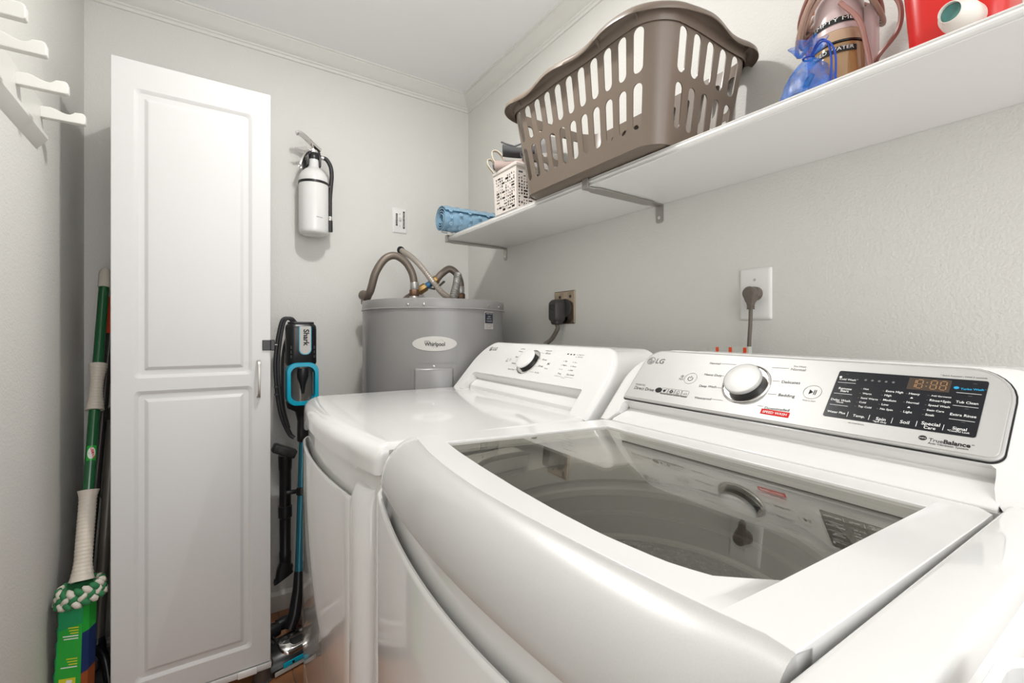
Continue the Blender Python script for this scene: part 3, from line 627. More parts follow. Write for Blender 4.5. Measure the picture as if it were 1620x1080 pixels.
loft(bm, [[WF(a, b, h) for a, b in ins(d)] for d, h in ((0, 0.0), (0, 0.003), (0.001, 0.0042), (0.0025, 0.0046), (0.0035, 0.0040), (0.0045, 0.0048))]); pan = part('control_panel', bm, 'panel', con, sharp=30)

def logo(bm, fn, a, b, r):
    """round emblem: ring, letter strokes and a dot"""
    ring2(bm, fn, a, b, r * 0.86, r, 28)
    line2(bm, fn, a - 0.05 * r, b + 0.45 * r, a - 0.05 * r, b - 0.4 * r, 0.16 * r)
    line2(bm, fn, a - 0.05 * r, b - 0.35 * r, a + 0.28 * r, b - 0.35 * r, 0.16 * r)
    ring2(bm, fn, a, b, 0.52 * r, 0.68 * r, 20, 95, 360); line2(bm, fn, a + 0.2 * r, b, a + 0.66 * r, b, 0.15 * r)
    disc2(bm, fn, a - 0.38 * r, b + 0.25 * r, 0.13 * r, 10)
def power(bm, fn, a, b, r, w):
    ring2(bm, fn, a, b, r - w, r, 24, 120, 420); line2(bm, fn, a, b + r * 0.15, a, b + r * 1.25, w)
def playpause(bm, fn, a, b, s):
    poly2(bm, fn, [(a - 1.0 * s, b - s), (a + 0.2 * s, b), (a - 1.0 * s, b + s)]); line2(bm, fn, a + 0.5 * s, b - s, a + 0.5 * s, b + s, 0.22 * s); line2(bm, fn, a + 1.0 * s, b - s, a + 1.0 * s, b + s, 0.22 * s)
# black and grey lettering of the washer panel
ink = B(); grey = B()
for e in WA:
    n, c = e[0], e[1:]
    if n in ('Hold to Start', 'Pre-Wash'): text(grey, n, WP, *c)
    elif n in ('LABEL', 'PWR', 'PLAY', 'RING', 'FACE', 'SPEED WASH'): pass
    elif n == 'L': line2(grey, WP, *c, 0.0006)
    elif n == 'Normal' and c[0] > 0.3: text(grey, n, WP, *c)
    else: text(ink, n, WP, *c)
ring2(grey, WP, 0.1383, 0.0695, 0.0132, 0.0138, 36); power(ink, WP, 0.1383, 0.069, 0.0056, 0.0011)
ring2(grey, WP, 0.118, 0.0725, 0.0026, 0.0033, 20); ring2(grey, WP, 0.118, 0.0725, 0.0008, 0.0014, 12); line2(grey, WP, 0.113, 0.067, 0.123, 0.067, 0.0005); text(grey, 'Smart', WP, 0.113, 0.0632, 0.124, 0.0632)
ring2(grey, WP, 0.3635, 0.069, 0.0129, 0.0134, 36); playpause(ink, WP, 0.3637, 0.069, 0.0048)
logo(grey, WP, 0.0197, 0.1059, 0.0102); text(grey, 'LG', WP, 0.0335, 0.1000, 0.0548, 0.1000, bold=0.02)
text(grey, 'INVERTER', WP, 0.0152, 0.0363, 0.0416, 0.0363); text(ink, 'Direct Drive', WP, 0.017, 0.0251, 0.0694, 0.0255, hs=1.15)
disc2(ink, WP, 0.0804, 0.0312, 0.0082, 24, 0.8)
for i in range(4):
    a0 = 0.0878 + i * 0.0162; ring = rrect(a0, a0 + 0.0150, 0.0232, 0.0382, 0.0008, 2)
    for p, q in zip(ring, ring[1:] + ring[:1]): line2(grey, WP, *p, *q, 0.0005)
    poly2(grey, WP, [(a0, 0.0232), (a0 + 0.015, 0.0232), (a0 + 0.015, 0.0262), (a0, 0.0262)])
    if i == 0: disc2(ink, WP, a0 + 0.0068, 0.0315, 0.0032, 12); line2(ink, WP, a0 + 0.005, 0.030, a0 + 0.0115, 0.0365, 0.0012)
    if i == 1: ring2(ink, WP, a0 + 0.0075, 0.0318, 0.0014, 0.0034, 16); ring2(grey, WP, a0 + 0.0075, 0.0318, 0.0042, 0.0048, 16)
    if i == 2:
        for p, q in (((0.003, 0.0318), (0.0075, 0.0362)), ((0.0075, 0.0362), (0.012, 0.0318)), ((0.004, 0.0315), (0.004, 0.0275)), ((0.011, 0.0315), (0.011, 0.0275)), ((0.004, 0.0275), (0.011, 0.0275))): line2(ink, WP, a0 + p[0], p[1], a0 + q[0], q[1], 0.0006)
        ring2(ink, WP, a0 + 0.0075, 0.030, 0.001, 0.0016, 10)
    if i == 3: line2(grey, WP, a0 + 0.002, 0.030, a0 + 0.013, 0.030, 0.0008); ring2(grey, WP, a0 + 0.009, 0.030, 0.003, 0.0036, 14, 0, 180)
for n, c, bo in ((('All Cold Rinses'), (0.4253, 0.0214, 0.445, 0.0214), 0), ('True', (0.5173, 0.0127, 0.5313, 0.0127), 0), ('Balance', (0.5318, 0.0127, 0.5567, 0.0127), 0.03), ('Anti-Vibration System', (0.5174, 0.0088, 0.5555, 0.0088), 0), ('* Extra Function : Hold 3 seconds', (0.5104, 0.1199, 0.5567, 0.1199), 0)):
    text(ink, n, WP, *c, bold=bo)
text(ink, 'TM', WP, 0.5573, 0.0160, 0.560, 0.0160)
ring2(ink, WP, 0.511, 0.0164, 0.0012, 0.0042, 24, 20, 160, 0.85); ring2(ink, WP, 0.511, 0.0164, 0.0012, 0.0042, 24, 200, 340, 0.85); ring2(ink, WP, 0.511, 0.0164, 0.0034, 0.0042, 24, 0, 360, 0.85)
part('lettering', ink, 'ink', pan, flat=True, label='black printed lettering'); part('lettering', grey, 'grey_ink', pan, flat=True, label='grey printed lettering and emblem')
bm = B(); prism(bm, [(0.2985, 0.0240), (0.3440, 0.0238), (0.3442, 0.0138), (0.2990, 0.0141)], lambda a, b: WP(a, b, 0.0049), lambda a, b: WP(a, b, 0.0053)); rl = part('label_strip', bm, 'red_label', con, label='red embossed label strip', flat=True)
bm = B(); text(bm, 'SPEED WASH', lambda a, b: WP(a, b, 0.0055), 0.3020, 0.0163, 0.3405, 0.0166, bold=0.01); part('lettering', bm, 'white_ink', rl, flat=True)
# display
bm = B(); prism(bm, rrect(0.390, 0.5593, 0.0278, 0.1160, 0.003, 4), lambda a, b: WP(a, b, 0.0047), lambda a, b: WP(a, b, 0.0054)); dp = part('display', bm, 'display', con, sharp=30, label='black touch display with white lettering')
DP = lambda a, b: WP(a, b, 0.0056)
wi = B(); bi = B()
for e in WC:
    n, c = e[0], e[1:]
    if n in ('DISP', 'BDOT', 'DIG', 'TRI', 'TBC', 'All Cold Rinses', 'True', 'Balance', 'Anti-Vibration System') or n.startswith('* Extra'): continue
    if n == 'l': line2(wi, DP, *c, 0.0006)
    elif n == 'Turbo Wash': text(bi, n, DP, *c, bold=0.03)
    else: text(wi, n, DP, c[0], c[1], c[2], (c[1] + c[3] * 0 + c[1]) / 2, bold=0.012)
for a, b in ((0.4877, 0.0775), (0.4879, 0.0613)): poly2(wi, DP, [(a - 0.0018, b - 0.0012), (a + 0.0018, b - 0.0012), (a, b + 0.0016)])
disc2(wi, DP, 0.3945, 0.1035, 0.002, 10); disc2(bi, DP, 0.5300, 0.1014, 0.0028, 14, 0.8); text(bi, 'TM', DP, 0.5568, 0.1015, 0.5585, 0.1015); text(wi, 'TM', DP, 0.4164, 0.1005, 0.4184, 0.1005)
part('lettering', wi, 'white_ink', dp, flat=True); part('lettering', bi, 'blue_ink', dp, flat=True, label='blue lettering')
gi = B()
for b0, lst in ((0.1100, (0.402, 0.547)), (0.0895, (0.404,)), (0.0680, (0.404,)), (0.0470, (0.404,)), (0.1095, ()), (0.0895, (0.545,)), (0.0690, (0.545,)), (0.0480, (0.545,))):
    for a in lst: line2(gi, DP, a - 0.002, b0, a + 0.002, b0, 0.0004)
for a, rows in ((0.427, (0.0845, 0.0762, 0.0677, 0.06, 0.0522)), (0.454, (0.0845, 0.0768, 0.0685, 0.0604, 0.0526)), (0.481, (0.0838, 0.069, 0.0525)), (0.5045, (0.0845, 0.0765, 0.0684, 0.0602, 0.0522))):
    for b0 in rows: line2(gi, DP, a - 0.001, b0, a + 0.001, b0, 0.0005)
for k in range(5): disc2(gi, DP, 0.428 + k * 0.0085, 0.1015, 0.0018, 8)
part('indicator_marks', gi, 'grey_ink', dp, flat=True)
bm = B(); poly2(bm, lambda a, b: WP(a, b, 0.00545), [(0.4787, 0.0922), (0.5240, 0.0922), (0.5240, 0.1128), (0.4787, 0.1128)]); part('digit_window', bm, 'amber_dark', dp, flat=True)
bm = B()
def seg7(bm, a, b, w_, h, on, sl=0.0):
    P_ = {'A': ((0, h), (w_, h)), 'B': ((w_, h), (w_, h / 2)), 'C': ((w_, h / 2), (w_, 0)), 'D': ((0, 0), (w_, 0)), 'E': ((0, h / 2), (0, 0)), 'F': ((0, h), (0, h / 2)), 'G': ((0, h / 2), (w_, h / 2))}
    for k in on:
        (x0, y0), (x1, y1) = P_[k]; L = math.hypot(x1 - x0, y1 - y0); gx, gy = (x1 - x0) / L * 0.0008, (y1 - y0) / L * 0.0008
        line2(bm, DP, a + x0 + gx, b + y0 + gy, a + x1 - gx, b + y1 - gy, 0.0012)
for a, on in ((0.4805, 'BC'), (0.4885, 'ABCDEFG'), (0.5035, 'ABCDEFG'), (0.5135, 'ABCDEFG')): seg7(bm, a, 0.0955, 0.0062, 0.0145, on)
for b0 in (0.0995, 0.106): disc2(bm, DP, 0.4992, b0, 0.0009, 8)
part('digits', bm, 'amber', dp, flat=True)
# dial
def dial(con, F, a, b, ro, rf, h, facemat='panel', ringmat='chrome'):
    nx = (F(a, b, 1) - F(a, b, 0)).normalized(); c = F(a, b, 0.0046)
    bm = B(); lathe(bm, [(ro, 0), (ro, 0.0012), (ro - 0.0012, 0.0024), (ro - 0.0030, 0.0026), (ro - 0.0042, 0.0012), (rf * 0.9, 0.0008), (0, 0.0006)], c, nx, 64); ring = part('dial_ring', bm, ringmat, con, sharp=30, label='chrome ring round the dial')
    bm = B(); lathe(bm, [(rf * 0.93, 0.0008), (rf * 0.93, h * 0.72), (0, h * 0.72)], c, nx, 56); kb = part('dial', bm, 'black', con, sharp=30, label='dark sided dial')
    bm = B(); lathe(bm, [(rf * 0.93, h * 0.70), (rf * 0.99, h * 0.72), (rf, h * 0.80), (rf * 0.99, h * 0.92), (rf * 0.96, h * 0.98), (rf * 0.9, h), (rf * 0.5, h * 1.04), (0, h * 1.05)], c, nx, 64); part('dial_face', bm, facemat, kb, sharp=40)
dial(con, WF, 0.2525, 0.0705, 0.0430, 0.0338, 0.0185)

# ------------------------------------------------------------------ dryer
DT, DY0 = 0.018, 1.13
td = thing('clothes_dryer', 'white clothes dryer with rounded console, between the washer and the water heater', 'dryer', (0.6, DY0, ZF))
td.location = (0.6, DY0 + DT * (-0.17 - ZF), ZF + H); td.rotation_euler = (math.atan(DT), 0, 0)
DYL, DYR = 1.482, 0.787; DYC = 1.1345; DHW = 0.3475
def dplan(y): return 0.212 + 0.032 * ((y - DYC) / DHW) ** 2
def dcorner(y, r=0.05):
    e = DYL - y
    c1 = r * 1.2 - math.sqrt(max(0, (r * 1.2) ** 2 - (r * 1.2 - e) ** 2)) if e < r * 1.2 else 0
    e = y - DYR
    c2 = 0.012 - math.sqrt(max(0, 0.012 ** 2 - (0.012 - e) ** 2)) if e < 0.012 else 0
    return c1 + c2
def dys(): return sorted(set([round(DYR + (DYL - DYR) * i / 28, 5) for i in range(29)] + [round(DYL - 0.06 * (1 - math.cos(PI / 2 * i / 8)), 5) for i in range(9)] + [round(DYR + 0.012 * (1 - math.cos(PI / 2 * i / 4)), 5) for i in range(5)]))
dol = lambda off, ins=0.0: [(dplan(y) + off + dcorner(y), min(max(y, DYR + ins), DYL - ins)) for y in dys()] + [(0.99, DYL - ins), (1.0, DYL - 0.01 - ins), (1.0, DYR + 0.01 + ins), (0.99, DYR + ins)]
bm = B(); loft(bm, [[(x, y, z) for x, y in dol(0.012, 0.001)] for z in (-1.135, -0.6, -0.2375)]); part('body', bm, 'enamel', td, sharp=40)
# top with rolled front edge
bm = B(); rings = [[(x, y, -0.2345) for x, y in dol(0.004, 0.001)], [(x, y, -0.2335) for x, y in dol(0.000)], [(x, y, -0.2130) for x, y in dol(0.000)]]
for k in range(1, 11):
    a = PI / 2 * k / 10; d = 0.036 * (1 - math.cos(a)); 
    rings.append([(x + (d if x < 0.9 else 0), min(max(y, DYR + 0.02 * (1 - math.cos(a))), DYL - 0.03 * (1 - math.cos(a))), -0.2125 + 0.0305 * math.sin(a)) for x, y in dol(0.0)])
loft(bm, rings); part('top', bm, 'enamel', td, sharp=35)
# door side panel and scooped door
ZR = -0.297
def dfront(bm, y0, y1, off, zr, scoop, zbot, n=24, rl=0.0, rr=0.0):
    rows = []
    ys = ysamp(y0, y1, n, 0.014, 5)
    for y in ys:
        x = dplan(y) + off + (dcorner(y) if y > DYL - 0.06 else 0) + corner(y, y1, y0, 0.012) * (0.7 if rr else 0)
        z_ = zr
        pf = [(0.03, zbot), (0.003, zbot), (0, zbot + 0.004), (0, zr - 0.007), (0.001, zr - 0.002), (0.0035, zr), (0.0065, zr - 0.001), (0.008, zr - 0.006)]
        pf += [(0.012, zr - 0.035), (0.022, zr - 0.045), (0.032, zr - 0.03), (0.030, -0.262), (0.022, -0.250), (0.012, -0.246), (0.012, -0.238), (0.05, -0.238)] if scoop else [(0.014, zr - 0.002), (0.03, zr - 0.002)]
        rows.append([(x + a, y, b) for a, b in pf])
    loft(bm, rows)
bm = B(); dfront(bm, 0.889, 1.472, -0.003, ZR, True, -0.86, rr=1); part('door', bm, 'enamel', td, sharp=40, label='glossy door with scooped top rim')
bm = B()
rows = []
for i in range(15):
    t = PI * i / 14; y = 0.849 - 0.036 * math.cos(t) ; bl = 0.024 * math.sin(t) ** 0.7
    x = dplan(y) + 0.012 - bl
    pf = [(0.02, -1.12), (0, -1.12)] + [(0.0, -0.6), (0, -0.302), (0.0015 + bl * 0.12, -0.285), (bl * 0.45, -0.272), (bl * 0.9 + 0.001, -0.266), (0.03, -0.265)]
    rows.append([(x + a, y, b) for a, b in pf])
loft(bm, rows); part('front_column', bm, 'enamel', td, sharp=40)
bm = B(); dfront(bm, 0.889, 1.472, 0.001, -0.866, False, -1.12); part('lower_panel', bm, 'enamel', td, sharp=40)
for y in (0.84, 1.43):
    for x in (0.30, 0.93):
        bm = B(); lathe(bm, [(0.02, ZF - DT * (y - DY0)), (0.022, ZF + 0.012), (0.012, ZF + 0.02), (0.012, -1.13)], (x, y, 0), seg=16); part('foot', bm, 'rubber', td)
bm = B(); dz = -0.1256
DFn = console(bm, -0.066, 0.622, 1.409, dz, (0.0, 0.557, 0.0), 0.142, -0.078, 1.0, (0.085, 0.115), (0.075, 0.115))
dcon = part('console', bm, 'white_plastic', td, sharp=30)
bm = B(); prf = [(0.800, -0.115), (0.779, -0.130), (0.782, -0.140), (0.788, -0.150), (0.784, -0.1525), (0.768, -0.164), (0.760, -0.171), (0.758, -0.184), (0.80, -0.184)]
loft(bm, [[(x, y, z) for x, z in prf] for y in (1.404, 0.857)]); part('console_ledge', bm, 'white_plastic', dcon, sharp=30, mods=[('bevel', 0.0015, 2)])
DPN = lambda a, b: DFn(a, b, 0.0004)
ink = B()
logo(ink, DPN, 0.0075, 0.1019, 0.0095); text(ink, 'LG', DPN, 0.0225, 0.0964, 0.0445, 0.0964, bold=0.02)
for e in DD:
    n, c = e[0], e[1:]
    if n in ('LGC', 'LG', 'RING', 'FACE'): continue
    if n in ('L', 'l'): line2(ink, DPN, *c, 0.0005)
    elif n == 'SQ': poly2(ink, DPN, [(c[0] - 0.003, c[1] - 0.0018), (c[0] + 0.003, c[1] - 0.0018), (c[0] + 0.003, c[1] + 0.0018), (c[0] - 0.003, c[1] + 0.0018)])
    elif n == 'DOT': disc2(ink, DPN, c[0], c[1], 0.0012, 8)
    elif n == 'PLAY': playpause(ink, DPN, c[0], c[1], 0.0042)
    elif n == 'PWR': power(ink, DPN, c[0], c[1], 0.0046, 0.0007)
    else: text(ink, n, DPN, *c, hs=1.05)
ring2(ink, DPN, 0.1505, 0.0660, 0.0026, 0.0032, 16); line2(ink, DPN, 0.147, 0.060, 0.156, 0.060, 0.0005); text(ink, 'Smart', DPN, 0.1475, 0.0555, 0.160, 0.0555)
part('lettering', ink, 'ink', dcon, flat=True)
dial(dcon, lambda a, b, h=0.0: DFn(a, b, h - 0.0042), 0.2680, 0.0640, 0.0455, 0.0355, 0.0190, facemat='white_plastic')

# ------------------------------------------------------------------ water heater
HC = (0.80, 1.79); HR = 0.288; HZ = 0.138
t = thing('water_heater', 'grey cylindrical water heater in the corner behind the dryer', 'water heater', (HC[0], HC[1], ZF))
bm = B(); lathe(bm, [(0.27, ZF), (0.275, ZF + 0.03), (HR, ZF + 0.035), (HR, HZ - 0.037), (HR - 0.003, HZ - 0.036), (0, HZ - 0.034)], (HC[0], HC[1], 0), seg=96); part('tank', bm, 'heater', t, sharp=30)
bm = B(); lathe(bm, [(HR + 0.001, HZ - 0.038), (HR + 0.0045, HZ - 0.037), (HR + 0.0045, HZ - 0.034), (HR + 0.002, HZ - 0.032), (HR + 0.002, HZ - 0.004), (HR, HZ), (HR - 0.012, HZ + 0.001), (HR - 0.018, HZ - 0.006), (0, HZ - 0.004)], (HC[0], HC[1], 0), seg=96); part('lid', bm, 'heater', t, sharp=30)
def HS(th0, off=0.0):   # maps (arc length, height) near angle th0 onto the tank surface
    def fn(a, b): 
        th = th0 + a / HR; return Vector((HC[0] + (HR + off) * math.sin(th), HC[1] - (HR + off) * math.cos(th), b))
    return fn
thl = math.asin(-0.117 / HR)
hb = B()
E_ = [(0.080 * math.cos(2 * PI * i / 40), -0.026 + 0.0265 * math.sin(2 * PI * i / 40)) for i in range(40)]
sheet(hb, E_, [], HS(thl, 0.0012), (16, 3)); hl = part('badge', hb, 'pale_label', t, flat=False, label='pale oval badge')
bm = B(); text(bm, 'Whirlpool', HS(thl, 0.0018), -0.036, -0.034, 0.036, -0.034, hs=1.15, bold=0.02); line2(bm, HS(thl, 0.0018), -0.037, -0.0165, -0.018, -0.0165, 0.0012)
ring2(bm, lambda a, b: HS(thl, 0.0018)(a + b * 0.9 + 0.01 + 0.026 * 0.9, b), 0, -0.026, 0.0148, 0.0152, 30, 30, 330, 0.9); part('lettering', bm, 'ink', hl, flat=True)
bm = B(); fo = HS(thl, 0.0035); r0 = rrect(-0.084, 0.079, -0.42, -0.098, 0.004, 3); sheet(bm, r0, [], fo, (12, 6)); ap = part('access_panel', bm, 'heater', t)
bm = B(); fo = [HS(thl, o_) for o_ in (0.003, 0.010, 0.014)]
rr_ = [[fo[k](a, b) for a, b in rrect(-0.072 + d, 0.066 - d, -0.40, -0.112 - d, 0.006, 4)] for k, d in ((0, 0), (1, 0.002), (2, 0.008))]
loft(bm, rr_); part('access_cover', bm, 'heater', ap, sharp=50)
def dome(bm, fn, a, b, r):
    p = fn(a, b); n = Vector((p.x - HC[0], p.y - HC[1], 0)).normalized(); lathe(bm, [(r, 0), (r * 0.9, r * 0.5), (r * 0.4, r * 0.8), (0, r * 0.85)], p, n, 12)
bm = B(); dome(bm, HS(thl, 0.002), -0.003, -0.106, 0.005); part('screw', bm, 'chrome', ap)
for a in (-0.55, -0.2 - 0.55 + 0.0, 0.35, 0.62):
    bm = B(); dome(bm, HS(a, 0.003), 0, HZ - 0.022, 0.004); part('screw', bm, 'chrome', t)
th2 = math.asin(0.105 / HR); st = HS(th2, 0.001)
bm = B(); sheet(bm, [(-0.027, 0.028), (0.027, 0.028), (0.027, 0.094), (-0.027, 0.094)], [], st, (6, 2)); s1 = part('sticker', bm, 'pale_label', t)
st2 = HS(th2, 0.0014); st3 = HS(th2, 0.0018)
bm = B(); sheet(bm, [(-0.0245, 0.050), (0.0245, 0.050), (0.0245, 0.091), (-0.0245, 0.091)], [], st2, (6, 2)); part('sticker_block', bm, 'navy_label', s1)
bm = B(); text(bm, 'ENERGY SMART', st3, -0.018, 0.085, 0.018, 0.085); text(bm, 'SMART', st3, -0.009, 0.074, 0.009, 0.074); text(bm, 'ELECTRIC', st3, -0.013, 0.066, 0.013, 0.066); text(bm, 'WATER HEATER', st3, -0.017, 0.057, 0.017, 0.057); part('lettering', bm, 'white_ink', s1, flat=True)
bm = B(); text(bm, 'FOR SERVICE CALL', st3, -0.02, 0.0435, 0.02, 0.0435)
for k in range(3): line2(bm, st3, -0.023, 0.0395 - k * 0.0035, 0.022 - 0.006 * k, 0.0395 - k * 0.0035, 0.0008)
part('lettering', bm, 'ink', s1, flat=True)
# pipes on top of the heater: the supply hoses end on it
def nut(bm, c, ax, r, h, seg=6): lathe(bm, [(r * 0.9, 0), (r, h * 0.12), (r, h * 0.88), (r * 0.9, h), (0, h)], c, ax, seg)
t = thing('supply_hose', 'braided hose arching over the left side of the water heater', 'hose', (0.60, 1.95, HZ), 'braided water hoses')
pth = spline([(0.585, 2.02, 0.170), (0.592, 1.99, 0.200), (0.607, 1.965, 0.275), (0.645, 1.955, 0.335), (0.690, 1.95, 0.350), (0.735, 1.945, 0.322), (0.762, 1.94, 0.272), (0.770, 1.94, 0.220)], 8)
bm = B(); tube(bm, pth, 0.0165, 14); part('tube', bm, 'hose', t)
bm = B(); lathe(bm, [(0.017, 0), (0.019, 0.004), (0.019, 0.03), (0.017, 0.034)], (0.7700, 1.94, 0.206), (0, 0, 1), 16); part('ferrule', bm, 'galv', t)
bm = B(); nut(bm, (0.770, 1.94, 0.178), (0, 0, 1), 0.023, 0.028, 8); part('nut', bm, 'copper', t)
bm = B(); nut(bm, (0.770, 1.94, HZ - 0.0025), (0, 0, 1), 0.022, 0.042, 16); part('nipple', bm, 'galv', t)
bm = B(); tube(bm, [(0.575, 2.05, 0.182), (0.582, 2.03, 0.176), (0.587, 2.015, 0.166)], [0.022, 0.024, 0.018], 12); box(bm, 0.566, 0.604, 2.02, 2.05, HZ + 0.002, 0.160, 0.004); part('elbow', bm, 'hose', t)
t = thing('supply_hose', 'braided hose with blue valve arching over the right side of the water heater', 'hose', (0.95, 1.95, HZ), 'braided water hoses')
pth = spline([(0.895, 1.985, 0.262), (0.918, 1.975, 0.292), (0.955, 1.965, 0.316), (0.990, 1.955, 0.290), (1.003, 1.95, 0.250), (1.003, 1.95, 0.215)], 8)
bm = B(); tube(bm, pth, 0.0165, 14); part('tube', bm, 'hose', t)
bm = B(); lathe(bm, [(0.0175, 0), (0.019, 0.004), (0.019, 0.03), (0.017, 0.034)], (1.003, 1.95, 0.202), (0, 0, 1), 16); part('ferrule', bm, 'galv', t)
bm = B(); nut(bm, (1.003, 1.95, 0.174), (0, 0, 1), 0.023, 0.028, 8); part('nut', bm, 'copper', t)
bm = B(); nut(bm, (1.003, 1.95, HZ - 0.0025), (0, 0, 1), 0.022, 0.040, 16); part('nipple', bm, 'galv', t)
V0 = Vector((0.795, 2.02, 0.190)); V1 = Vector((0.897, 1.985, 0.264)); vd = (V1 - V0).normalized()
vp = lambda q: V0 + (V1 - V0) * q
bm = B(); nut(bm, vp(0.84), vd, 0.021, 0.026, 8); part('nut', bm, 'brass', t)
bm = B(); lathe(bm, [(0.0145, 0), (0.0150, 0.002), (0.0150, 0.034), (0.0145, 0.036)], vp(0.56), vd, 20); part('sleeve', bm, 'blue_valve', t, label='blue sleeve')
bm = B(); nut(bm, vp(0.22), vd, 0.020, 0.044, 8); part('valve_body', bm, 'brass', t)
bm = B(); tube(bm, [V0 - vd * 0.055 + Vector((0, 0.06, -0.02)), V0 - vd * 0.02 + Vector((0, 0.02, 0)), vp(0.24)], [0.014, 0.016, 0.015], 12); part('stub', bm, 'hose', t)
bm = B(); hb0 = vp(0.50) + Vector((0.012, -0.018, -0.004)); tube(bm, [hb0, hb0 + Vector((0.022, -0.012, -0.004)), hb0 + Vector((0.040, -0.014, 0.006)), hb0 + Vector((0.072, -0.014, 0.034))], [0.006, 0.007, 0.0075, 0.0075], 8, flatten=0.5); part('valve_lever', bm, 'plug_dark', t, label='black lever')
# electrical conduit from the wall to the heater top
t = thing('flexible_conduit', 'ribbed grey conduit looping from a wall hole to the heater top', 'conduit', (0.80, YF, 0.415))
cp = [(0.800, YF - 0.002, 0.420), (0.822, 2.11, 0.378), (0.848, 2.05, 0.318), (0.880, 1.99, 0.250), (0.915, 1.945, 0.202), (0.950, 1.92, 0.183), (0.962, 1.905, 0.186), (0.958, 1.892, 0.176), (0.942, 1.885, 0.160)]
cp = [(0.800, YF - 0.002, 0.420), (0.820, 2.10, 0.378), (0.846, 2.03, 0.318), (0.874, 1.965, 0.245), (0.900, 1.925, 0.196), (0.925, 1.905, 0.178), (0.948, 1.90, 0.184), (0.962, 1.905, 0.205)]
sp = spline(cp, 26); fr = frames(sp); rings = []
for i, (p, tt, u, v) in enumerate(fr):
    r = 0.0125 + 0.0016 * math.sin(i * 2 * PI / 3.0) if i > 2 else 0.013
    rings.append([p + u * r * math.cos(2 * PI * k / 12) + v * r * math.sin(2 * PI * k / 12) for k in range(12)])
bm = B(); loft(bm, rings); part('sheath', bm, 'conduit', t, sharp=60)
sp = spline([(0.925, 1.87, 0.168), (0.932, 1.872, 0.195), (0.948, 1.885, 0.230), (0.962, 1.90, 0.268), (0.972, 1.915, 0.285)], 20); fr = frames(sp); rings = []
for i, (p, tt, u, v) in enumerate(fr):
    r = 0.0165 + 0.0022 * math.sin(i * 2 * PI / 5.0)
    rings.append([p + u * r * math.cos(2 * PI * k / 12) + v * r * math.sin(2 * PI * k / 12) for k in range(12)])
bm = B(); loft(bm, rings); part('sheath', bm, 'galv', t, sharp=60)
bm = B(); nut(bm, (0.925, 1.87, HZ - 0.0025), (0, 0, 1), 0.024, 0.034, 8); part('connector', bm, 'galv', t)
bm = B(); lathe(bm, [(0.020, 0), (0.019, 0.0015), (0.0, 0.0018)], (0.797, YF - 0.0, 0.421), (0, -1, 0), 20); part('wall_hole', bm, 'black', t)

# ------------------------------------------------------------------ fire extinguisher
EX, EY = 0.385, 2.108; ER = 0.059
t = thing('fire_extinguisher', 'white fire extinguisher with black hose hung on the far wall', 'extinguisher', (EX, YF, 0.6))
bm = B(); prof = [(0.0, 0.428), (0.035, 0.429), (0.052, 0.433), (0.058, 0.441), (ER, 0.452), (ER, 0.655), (0.057, 0.675), (0.050, 0.692), (0.038, 0.706), (0.027, 0.714), (0.021, 0.722), (0.0195, 0.752), (0.0195, 0.762), (0, 0.762)]
lathe(bm, prof, (EX, EY, 0), seg=56); bd = part('cylinder', bm, 'white_plastic', t, sharp=50)
bm = B(); FE = lambda a, b: Vector((EX + (ER + 0.0004) * math.sin(a / ER), EY - (ER + 0.0004) * math.cos(a / ER), b))
text(bm, 'FIRST ALERT', FE, 0.000, 0.4975, 0.026, 0.4955, bold=0.02); part('lettering', bm, 'ink', bd, flat=True)
bm = B(); lathe(bm, [(ER + 0.0002, 0.643), (ER + 0.0022, 0.644), (ER + 0.0022, 0.653), (ER + 0.0002, 0.654)], (EX, EY, 0), seg=56); box(bm, EX + ER - 0.004, EX + ER + 0.014, EY - 0.008, EY + 0.004, 0.640, 0.653, 0.003)
box(bm, EX - 0.012, EX + 0.012, EY + ER - 0.002, YF, 0.643, 0.654, 0.001); part('strap', bm, 'black', t)
bm = B(); box(bm, EX - 0.032, EX + 0.032, YF - 0.022, YF - 0.001, 0.72, 0.778, 0.004); box(bm, EX - 0.012, EX + 0.012, EY, YF - 0.01, 0.752, 0.764, 0.002); part('wall_hook', bm, 'black', t)
bm = B(); lathe(bm, [(0.022, 0.752), (0.024, 0.758), (0.020, 0.775), (0.016, 0.782), (0, 0.783)], (EX, EY, 0), seg=20)
for s in (-1, 1): box(bm, EX + s * 0.024 - 0.004, EX + s * 0.024 + 0.004, EY - 0.012, EY + 0.012, 0.725, 0.775, 0.002)
box(bm, EX - 0.026, EX + 0.026, EY - 0.010, EY + 0.010, 0.768, 0.786, 0.003); part('collar', bm, 'black', t)
bm = B(); box(bm, EX - 0.013, EX + 0.013, EY - 0.011, EY + 0.011, 0.780, 0.802, 0.003); part('valve', bm, 'chrome', t)
def lever(pts, wd, th):
    fr = frames(spline(pts, 5)); rings = []
    n = len(fr)
    for i, (p, tt, u, v) in enumerate(fr):
        nn = tt.cross(Vector((0, 1, 0))).normalized(); q = i / (n - 1); w2 = wd * (0.6 + 0.4 * math.sin(PI * min(1, q * 1.1)))
        rings.append([p + Vector((0, w2, 0)) + nn * th * 0.2, p + Vector((0, w2, 0)) * 0.9 - nn * th, p - Vector((0, w2, 0)) * 0.9 - nn * th, p - Vector((0, w2, 0)) + nn * th * 0.2, p + nn * th])
    bm = B(); loft(bm, rings); return bm
part('squeeze_lever', lever([(EX + 0.026, EY - 0.004, 0.792), (EX - 0.005, EY - 0.012, 0.808), (EX - 0.035, EY - 0.02, 0.828), (EX - 0.062, EY - 0.028, 0.840), (EX - 0.074, EY - 0.03, 0.838)], 0.017, 0.0085), 'chrome', t)
